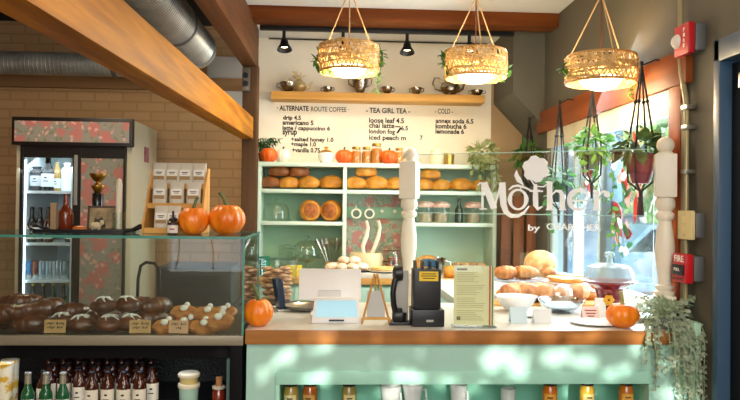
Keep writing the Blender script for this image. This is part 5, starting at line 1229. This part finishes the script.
b=bowl(561,3.52,.118,.068,'pale glass bowl right of the white ceramic bowl',pane_mat('bowl_glass',(.86,.93,.98),1.6,.06))
MB().lathe([(0,.03),(.085,.032),(.06,.048),(0,.05)],26).build('contents',mat('sugar_white','dfe6ea',.6,col2='b9c6cf',scale=40),b)
o=tag(MB().lathe([(.06,0),(.10,.008),(.098,.011),(0,.005)],30).build('saucer',WHITE),'white saucer in front of the bowl of dough balls','saucer'); o.location=(xz(531,3.40,ZC),3.42,ZC)
def tent(px,Y,w,h,m,label,lines=()):
    t=thing('tent_card',label,'price card',(xz(px,Y,ZC+.02),Y,ZC),rnd.uniform(-.15,.15)); mb=MB(); mb.prism([(-w/2,-.022,0),(w/2,-.022,0),(w/2,.0,h),(-w/2,.0,h)],(0,.0015,0)); mb.prism([(-w/2,.022,0),(w/2,.022,0),(w/2,.0,h),(-w/2,.0,h)],(0,.0015,0)); mb.build('card',m,t)
    mb=MB()
    for u,wf in lines: mb.box((0,-.0225+.022*u,h*u),(w*wf,.0012,h*.09),(-math.atan2(.022,h),0,0))
    if lines: mb.build('card_text',mat('red_print','a04a44',.6),t)
tent(518,3.20,.075,.07,mat('pale_blue_card','cfe4ee',.5),'pale blue folded card right of the menu holder')
tent(542,3.20,.082,.062,mat('white_card','eef0f0',.5),'plain white folded card in front of the glass bowl')
tent(590,3.30,.078,.060,mat('pink_white_card','ead6cd',.6),'pinkish price card left of the bright pumpkin',((.7,.7),(.48,.6),(.28,.4)))
tent(600,3.42,.05,.085,mat('white_card','eef0f0'),'narrow white card against the red cake stand')
# red cake stand with dome
cz=3.48; cx_=xz(609,cz,ZC); RED=mat('deep_red_glaze','7d1a22',.2,coat=.5)
t=thing('cake_stand','deep red cake stand with a flared plate under a glass dome','cake stand',(cx_,cz,ZC)); hp=at(609,282,Y=cz).z-ZC
MB().lathe([(.085,0),(.088,.01),(.06,.03),(.052,.06),(.07,hp-.03),(.10,hp-.012),(.132,hp+.004),(.134,hp+.008),(.10,hp-.002),(0,hp-.002)],36).build('pedestal',RED,t)
mb=MB()
for k in range(6): a=k*PI/3; mb.ball((-.03+.016*math.cos(a),-.072,.075+.016*math.sin(a)),(.012,.006,.012),10,8)
mb.build('yellow_flower',mat('yellow_petals','e0a922',.5),t); 
t=thing('cake_dome','ribbed clear glass dome with a knob on the red cake stand','glass dome',(cx_,cz,ZC+hp)); FROST=mat('ribbed_glass','cfe4e6',.12,alpha=.34,coat=.5)
vs=[]; n=72; prof=[(.115,.0),(.117,.012),(.113,.05),(.10,.075),(.07,.088),(.02,.095)]
mb=MB(); fs=[]
for r_,h_ in prof: vs+= [((r_*(1+.018*(1 if i%2 else -1)*(1 if .005<h_<.07 else 0)))*math.cos(2*PI*i/n),(r_*(1+.018*(1 if i%2 else -1)*(1 if .005<h_<.07 else 0)))*math.sin(2*PI*i/n),h_) for i in range(n)]
for j in range(len(prof)-1): fs+=[(j*n+i,j*n+(i+1)%n,(j+1)*n+(i+1)%n,(j+1)*n+i) for i in range(n)]
mb._add(vs,fs); mb.build('dome',FROST,t); MB().lathe([(.02,.093),(.014,.105),(.012,.115),(.024,.13),(.022,.145),(0,.152)],20).build('knob',FROST,t)
o=tag(MB().lathe([(.07,0),(.11,.008),(.108,.012),(0,.005)],30).build('saucer',WHITE),'white plate at the foot of the red cake stand','saucer'); o.location=(xz(592,3.2,ZC)+.0,3.17,ZC)
# boards and greenery behind the glass at the far end of the worktop
for i,(px,w,pt,l,m) in enumerate(((506,.075,200,'dark brown upright board nearest to the shelving unit',W_DARK),(519,.08,196,'mid brown upright board between two others by the far wall',wood('mid_brown_board','7d4b2a','5f371d','z')),(532,.07,205,'reddish upright board nearest to the street window',wood('reddish_board','8a4f2b','6b3a1e','z')))):
    x=xz(px,5.35,1.3); o=tag(MB().span((-w/2,0,0),(w/2,.03,at(px,pt,Y=5.35).z)).build('wooden_board',m,None,bevel=.003),l,'board','boards leaning by the far wall'); o.location=(x,5.35+.01*i,0)

# ================================================================= PLANTS
def foliage(mb,c,rad,n,L,W,r,droop=.3,shell=.45):
    for _ in range(n):
        d=Vector((r.gauss(0,1),r.gauss(0,1),r.gauss(0,1))).normalized(); q=d*(shell+(1-shell)*r.random()); p=Vector(c)+Vector((q.x*rad[0],q.y*rad[1],q.z*rad[2]))
        mb.leaf(p,d+Vector((0,0,-droop))+Vector((r.gauss(0,.3),r.gauss(0,.3),r.gauss(0,.3))),(r.gauss(0,.5),r.gauss(0,.5),1),L*r.uniform(.7,1.2),W*r.uniform(.7,1.2))
def vine(mb,st,pts,L,W,r,step=.03):
    P=[Vector(p) for p in pts]; st.tube(P,.0022,5)
    for a,b in zip(P[:-1],P[1:]):
        k=max(1,int((b-a).length/step))
        for i in range(k):
            p=a.lerp(b,(i+r.random())/k); mb.leaf(p,(r.gauss(0,1),r.gauss(0,1),-.4+r.gauss(0,.4)),(r.gauss(0,.6),r.gauss(0,.6),1),L*r.uniform(.7,1.2),W*r.uniform(.7,1.2))
def hanger(t,top,pot_r,pot_z,rope,knots=True,rad=.005):
    """cords from the hook (local top) to round the pot"""
    top=Vector(top); mb=MB()
    for k in range(4):
        a=PI/4+k*PI/2; q=Vector((pot_r*1.03*math.cos(a),pot_r*1.03*math.sin(a),pot_z+.02)); b=Vector((q.x*.9,q.y*.9,pot_z-.12)); kn=Vector((0,0,pot_z-.17))
        mb.tube([top,top.lerp(q,.25),top.lerp(q,.6),q,b,kn],rad,6)
        mb.ball(tuple(top.lerp(q,.42)),rad*2.0,8,6); mb.ball(tuple(q),rad*2.0,8,6)
    mb.tube([top,top+Vector((0,0,.02))],rad*1.6,8)
    mb.tube([(0,0,pot_z-.17),(0,0,pot_z-.25)],[rad*2.2,rad*1.2],8)
    return mb.build('macrame_hanger',rope,t)
def hanging_plant(label,px,py_pot,X,py_hook,pot_r,pot_h,potm,leafm,n,rad,L,W,seed,vines=(),hook_dx=.06):
    c=at(px,py_pot,X=X); t=thing('hanging_plant',label,'hanging plant',c,0,'hanging plants at the street window'); r=random.Random(seed)
    zh=at(px,py_hook,X=X).z-c.z
    MB().lathe([(pot_r*.6,-pot_h),(pot_r*.85,-pot_h*.6),(pot_r,0),(pot_r*.94,0),(pot_r*.8,-pot_h*.5),(0,-pot_h*.4)],24).build('pot',potm,t)
    MB().lathe([(0,-.012),(pot_r*.92,-.012)],20).build('soil',mat('dark_soil','2f241a',.9),t)
    hanger(t,(0,0,zh),pot_r,-.01,BLACKC)
    MB().tube([(0,0,zh),(hook_dx*.6,0,zh+.03),(hook_dx,0,zh+.025)],.004,6).build('hook',BLACKM,t)
    mb=MB(); st=MB(); foliage(mb,(0,0,rad[2]*.55),rad,n,L,W,r)
    for v in vines: vine(mb,st,v,L*.8,W*.8,r)
    f=mb.build('foliage',leafm,t)
    if vines: st.build('stem',LEAF_D,f)
    return t
BLACKC=mat('black_cord','131211',.85)
TEALP=mat('dark_teal_pot','173f40',.35)
hanging_plant('hanging plant at the far end of the timber header, above the flower motif',529,163,1.49,120,.05,.09,mat('terracotta_pot','7d3f26',.6),LEAF,90,(.10,.10,.09),.07,.042,11,hook_dx=.07)
hanging_plant('hanging plant in a dark teal pot, second from the far end of the header',559,182,1.47,104,.056,.13,TEALP,LEAF_D,45,(.08,.08,.05),.065,.038,12,[[(-.05,-.05,.02),(-.09,-.07,-.06),(-.09,-.07,-.2),(-.08,-.07,-.3)],[(.05,-.05,.02),(.1,-.06,-.1),(.1,-.06,-.22)]],hook_dx=.09)
hanging_plant('bushy hanging plant third from the far end, with vines trailing over the window',592,152,1.47,92,.055,.10,mat('grey_pot','6d7470',.5),LEAF,80,(.11,.10,.075),.07,.042,13,[[(.05,-.05,.02),(.1,-.06,-.12),(.09,-.06,-.3),(.12,-.06,-.48),(.10,-.06,-.6)],[(.02,-.06,.02),(.0,-.09,-.15),(.03,-.09,-.28)],[(-.05,-.05,.02),(-.09,-.08,-.1),(-.10,-.08,-.24)]],hook_dx=.09)
t=hanging_plant('hanging plant in a maroon pot with a tassel beside the turned post',641,154,1.48,66,.066,.14,mat('maroon_pot','7d1d33',.5),mat('mottled_leaves','6b8a44',.5,col2='3a4f2a',scale=10),110,(.13,.07,.06),.07,.045,14,hook_dx=.11)
MB().tube([(-.14,-.02,.002),(.10,.02,.002)],.006,8).build('dowel',BLACKM,t)
MB().lathe([(.008,-.20),(.014,-.21),(.010,-.22),(.014,-.24),(.018,-.30),(.004,-.30)],12).build('tassel',mat('dark_tassel','33161f',.9),t)
# plants on the shelving unit
r=random.Random(21)
t=thing('trailing_plant','cream and green leafed plant trailing from the right end of the shelving unit','plant',(xz(480,HY+.05,zt1),HY+.04,zt1))
MB().lathe([(.04,0),(.045,.005),(.055,.075),(.05,.075),(0,.06)],20).build('pot',mat('cream_pot','d9cfae',.5),t)
mb=MB(); st=MB(); foliage(mb,(.01,-.03,.09),(.11,.09,.09),170,.055,.034,r)
for x,d in ((-.08,.10),(-.02,.18),(.05,.14),(.10,.20)): vine(mb,st,[(x*.3,-.03,.06),(x,-.10,.03),(x*1.1,-.11,-d)],.05,.03,r,.014)
f=mb.build('foliage',LEAF_V,t); st.build('stem',LEAF_D,f)
t=thing('leafy_plant','green feathery plant behind the pumpkin at the left end of the unit','plant',(xz(264,HY+.16,zt1),HY+.2,zt1))
MB().lathe([(.04,0),(.05,.08),(.045,.08),(0,.06)],20).build('pot',mat('terracotta_pot','7d3f26'),t)
mb=MB(); st=MB()
for i in range(34):
    a=r.uniform(0,6.3); L=r.uniform(.08,.17); p1=Vector((math.cos(a)*L*.4,math.sin(a)*L*.3,.08+L*.7)); p2=Vector((math.cos(a)*L*.9,math.sin(a)*L*.55,.08+L*.75)); vine(mb,st,[(0,0,.06),p1,p2],.04,.016,r,.02)
f=mb.build('foliage',LEAF_D,t); st.build('stem',LEAF_D,f)
# silver green plant hanging over the right corner of the counter
r=random.Random(33)
px_=xz(664,3.07,ZC); t=thing('corner_plant','silvery green small leaved plant spilling over the right corner of the counter','plant',(px_,3.07,ZC))
MB().lathe([(.05,0),(.055,.005),(.065,.045),(.06,.045),(0,.035)],22).build('pot',mat('slate_pot','6d6f66',.6),t)
mb=MB(); st=MB(); foliage(mb,(-.0,.0,.065),(.12,.08,.06),260,.028,.02,r,.1)
for i in range(38):
    x=r.uniform(-.13,.13); dz=r.choice((.03,.06,.1,.14,.2,.27))*r.uniform(.7,1.2); sp=r.uniform(-.02,.02)
    vine(mb,st,[(x*.4,-.02,.05),(x*.9,-.09,.03),(x+sp*.3,-.112-r.random()*.02,-.03),(x+sp,-.115-r.random()*.03,-dz-.03)],.023,.017,r,.012)
for i in range(26):
    a=r.uniform(0,6.3); L=r.uniform(.06,.12); vine(mb,st,[(0,0,.04),(math.cos(a)*L*.6,math.sin(a)*L*.4,.05+L*.5),(math.cos(a)*L*1.2,math.sin(a)*L*.5,.05+L*.8)],.024,.017,r,.012)
f=mb.build('foliage',LEAF_S,t); st.build('stem',mat('pale_green_stem','9aa284',.7),f)
o=tag(MB().span((-.06,-.05,0),(.06,.05,.022)).build('slate_tile',mat('grey_green_tile','7d8a80',.5),None,bevel=.003),'grey green tile lying on the counter behind the bright pumpkin','tile'); o.location=(xz(645,3.22,ZC),3.25,ZC)
# floral stickers on the street window
def sticker(label,px,py,items):
    c=at(px,py,X=XR+.058); t=thing('window_sticker',label,'sticker',c,0,'floral stickers on the street window')
    for nm,m,lst in items:
        mb=MB(); kk=0
        for a,L,W,dx,dz in lst:
            kk+=1
            d=Vector((0,math.cos(R(a)),math.sin(R(a)))); s=Vector((0,-d.z,d.y)); p=Vector((-.0012*kk-.018*('white' in nm)-.009*('green' in nm)-.027*('blush' in nm)*0,dx,dz))
            mb.prism([p,p+d*L*.35-s*W*.5,p+d*L*.75-s*W*.35,p+d*L,p+d*L*.75+s*W*.35,p+d*L*.35+s*W*.5],(.001,0,0))
        mb.build(nm,m,t,smooth=False)
STR=leafy('red_pink_vinyl','c9524e','b94a48',3,.6); STP=leafy('blush_vinyl','e8b3a8','e2a79c',3,.6); STG=leafy('green_vinyl','7ab08a','5f9470',3,.6); STW=leafy('white_vinyl_flower','f4f3ee','ecebe2',3,.6)
rs=random.Random(9)
for (px,py,l,nr,nw,ng) in ((590,168,'blush and red floral sticker left of the middle window bar',6,3,5),(630,176,'red leaf and white flower sticker on the near window pane',9,5,4),(615,210,'green leaf sticker on the near pane under the red leaves',2,2,9),(622,232,'pale pink petal sticker low on the near window pane',5,2,2)):
    g=lambda n,L,W,sp:[(rs.uniform(0,360),L*rs.uniform(.7,1.2),W*rs.uniform(.7,1.2),rs.uniform(-sp,sp),rs.uniform(-sp*.8,sp*.8)) for _ in range(n)]
    sticker(l,px,py,[('red_leaves',STR,g(nr,.15,.06,.13)),('blush_petals',STP,g(nr,.10,.07,.12)),('white_petals',STW,g(nw*2,.09,.05,.12)),('green_leaves',STG,g(ng,.12,.045,.15))])

# ================================================================= ON THE RIGHT WALL
YW=at(680,40,X=XR).y
def wallp(px,py): return at(px,py,X=XR)
a=wallp(689,-10); b=wallp(690,255)
yc=wallp(691,60).y
t=thing('conduit','pair of steel conduits running down the olive wall past the alarm boxes','conduit',(0,0,0))
za,zb=wallp(690,62).z,wallp(690,104).z
y1=wallp(687,30).y; y2=wallp(693,150).y
MB().tube([(XR-.03,y1,CEIL),(XR-.03,y1,za+.02),(XR-.03,y1-.01,za-.04),(XR-.03,y2+.01,zb+.03),(XR-.03,y2,zb-.03),(XR-.03,y2,1.09)],.012,10).build('steel_pipe',mat('olive_painted_pipe','a1946c',.4,.3),t)
MB().tube([(XR-.022,y1+.035,za),(XR-.022,y1+.03,za-.1),(XR-.022,y2+.045,zb-.05),(XR-.022,y2+.045,1.0)],.008,8).build('thin_pipe',mat('grey_pipe','a29a86',.5,.4),t)
for z in (zb-.02,wallp(692,128).z,wallp(692,172).z): MB().span((XR-.046,y2-.03,z-.01),(XR,y2+.02,z+.01)).build('pipe_clamp',STEEL,t,bevel=.003)
def wbox(name,label,px0,px1,py0,py1,d,m,cat,back=True,bm=None):
    c=wallp((px0+px1)/2+4,(py0+py1)/2); y_=c.y; hw=abs(wallp(px0,py0).y-wallp(px1,py0).y)/2
    t=thing(name,label,cat,(XR-.0,y_,c.z)); h=(wallp(px1,py0).z-wallp(px1,py1).z)/2
    return t,hw,h
# boxes stand off the wall; fronts face -x
def device(name,label,cat,px,py,w,h,d,m,d0):
    c=at(px,py,X=XR-d0-d); t=thing(name,label,cat,(XR,c.y,c.z))
    MB().span((-d0,-w*.55,-h*.42),(0,w*.45,h*.42)).build('back_box',mat('grey_back_box','6d6f70',.5,.5),t,bevel=.004)
    MB().span((-d0-d,-w/2,-h/2),(-d0,w/2,h/2)).build('housing',m,t,bevel=.006)
    return t,-d0-d
REDP=mat('alarm_red','c1121c',.35)
def facing(me_list,nm,m,t,x,scale=1):
    o=join_meshes(me_list,nm,m,t); o.rotation_euler=(0,0,R(-90)); o.location=(x-.001,0,0); return o
t,xf=device('fire_alarm','red fire alarm sounder with a round white strobe near the ceiling','fire alarm',681,40,.125,.135,.03,REDP,.045)
MB().lathe([(.0,-.022),(.018,-.02),(.03,-.008),(.032,0)],22,(xf,.035,-.0),'x').build('strobe',mat('white_strobe','e6e2d6',.3),t)
facing([text_mesh(ch,'x',None,w=.014,h=.016,depth=.0006,offset=.02,origin=(.020,0,.032-.023*i)) for i,ch in enumerate('FIRE')],'lettering',mat('white_print','f0ece4',.5),t,xf)
t,xf=device('fire_pull_station','red FIRE pull station on the wall beside the turned post','fire alarm',679,268,.115,.125,.035,REDP,.045)
facing([text_mesh('FIRE','x',None,w=.08,h=.028,depth=.0006,offset=.015,origin=(-.04,0,.028))],'lettering',mat('white_print','f0ece4'),t,xf)
MB().span((xf-.010,-.045,-.03),(xf,.045,.016)).build('pull_bar',BLACK,t,bevel=.004)
facing([text_mesh('PULL','x',None,w=.05,h=.014,depth=.0006,offset=.01,origin=(-.025,-.010,-.012))],'pull_lettering',mat('white_print','f0ece4'),t,xf)
MB().span((xf-.004,-.045,-.05),(xf,.045,-.042)).build('red_trim_bar',mat('dark_red','7d0c12',.4),t)
t,xf=device('junction_box','beige square wall box above the red pull station','electrical box',684,225,.12,.125,.02,mat('beige_box','d6c48c',.5),.04)
for z in (-.045,.045): MB().lathe([(.004,-.003),(.005,0)],10,(xf,0,z),'x').build('screw',STEEL,t)
facing([text_mesh('-','x',None,w=.02,h=.002,depth=.0005,origin=(-.01,0,.0))],'mark',mat('tan_mark','9a8a5c',.6),t,xf)

# ================================================================= ADDED LEAF SCREEN BEHIND THE CAMERA (gaps cut to shape the sun patches)
gaps=[(316,338,36,10,0),(330,336,14,8,0),(428,338,30,10,0),(448,336,14,8,0),(548,336,26,12,0),(585,338,46,14,0),(640,338,40,14,0),(505,338,30,8,0),
 (262,374,38,16,-35),(285,358,36,15,-28),(320,350,26,10,-10),(318,379,36,17,0),(422,357,10,8,-20),(407,378,46,16,5),(392,394,60,10,0),(445,384,30,10,0),(462,358,5,22,0),
 (497,357,44,24,-10),(520,366,34,20,-35),(492,372,20,10,0),(556,358,36,22,-10),(585,362,36,20,-10),(618,372,40,20,-25),(560,378,22,9,0),(636,352,22,12,0),(530,350,16,10,0),(665,365,24,12,-20),(250,390,10,40,10),(478,392,40,10,0),(600,392,60,10,0),(672,395,30,20,0)]
G=[]
for px,py,w,h,a in gaps:
    p=at(px,py,Y=YC+.01); k=(p.y+1.72)/SUN_DIR.y; q=p-SUN_DIR*k; s=mpp(p.x,p.y); G.append((q.x,q.z,w*s*.43,h*s*.43,R(-a)))
r=random.Random(50); mb=MB()
for _ in range(11000):
    x=r.uniform(FX0-.05,FX1+.05); z=r.uniform(1.45,FZ1+.03); L=r.uniform(.04,.06); ok=True
    for gx,gz,gw,gh,ga in G:
        dx,dz=x-gx,z-gz; u=(dx*math.cos(ga)+dz*math.sin(ga))/(gw+.006); v=(-dx*math.sin(ga)+dz*math.cos(ga))/(gh+.006)
        if u*u+v*v<1: ok=False; break
    if ok:
        a=r.uniform(0,6.3); d=Vector((math.cos(a),r.uniform(-.3,.3),math.sin(a))); mb.leaf(Vector((x,-1.72+r.uniform(-.05,.05),z))-d*L*.45,d,(0,-1,0),L,L*.72,.1)
t=thing('sun_leaf_screen','unseen leaf screen added to dapple the sun on the counter','plant',(0,0,0)); f=mb.build('foliage',LEAF_D,t); f['kind']='stuff'
mb=MB()
for i in range(9): mb.tube([(FX0+.1+i*.36+.04*math.sin(j+i),-1.74,FZ0+.02+j*.17) for j in range(9)],.008,6)
mb.build('stem',mat('bark','5b4a3a'),t)
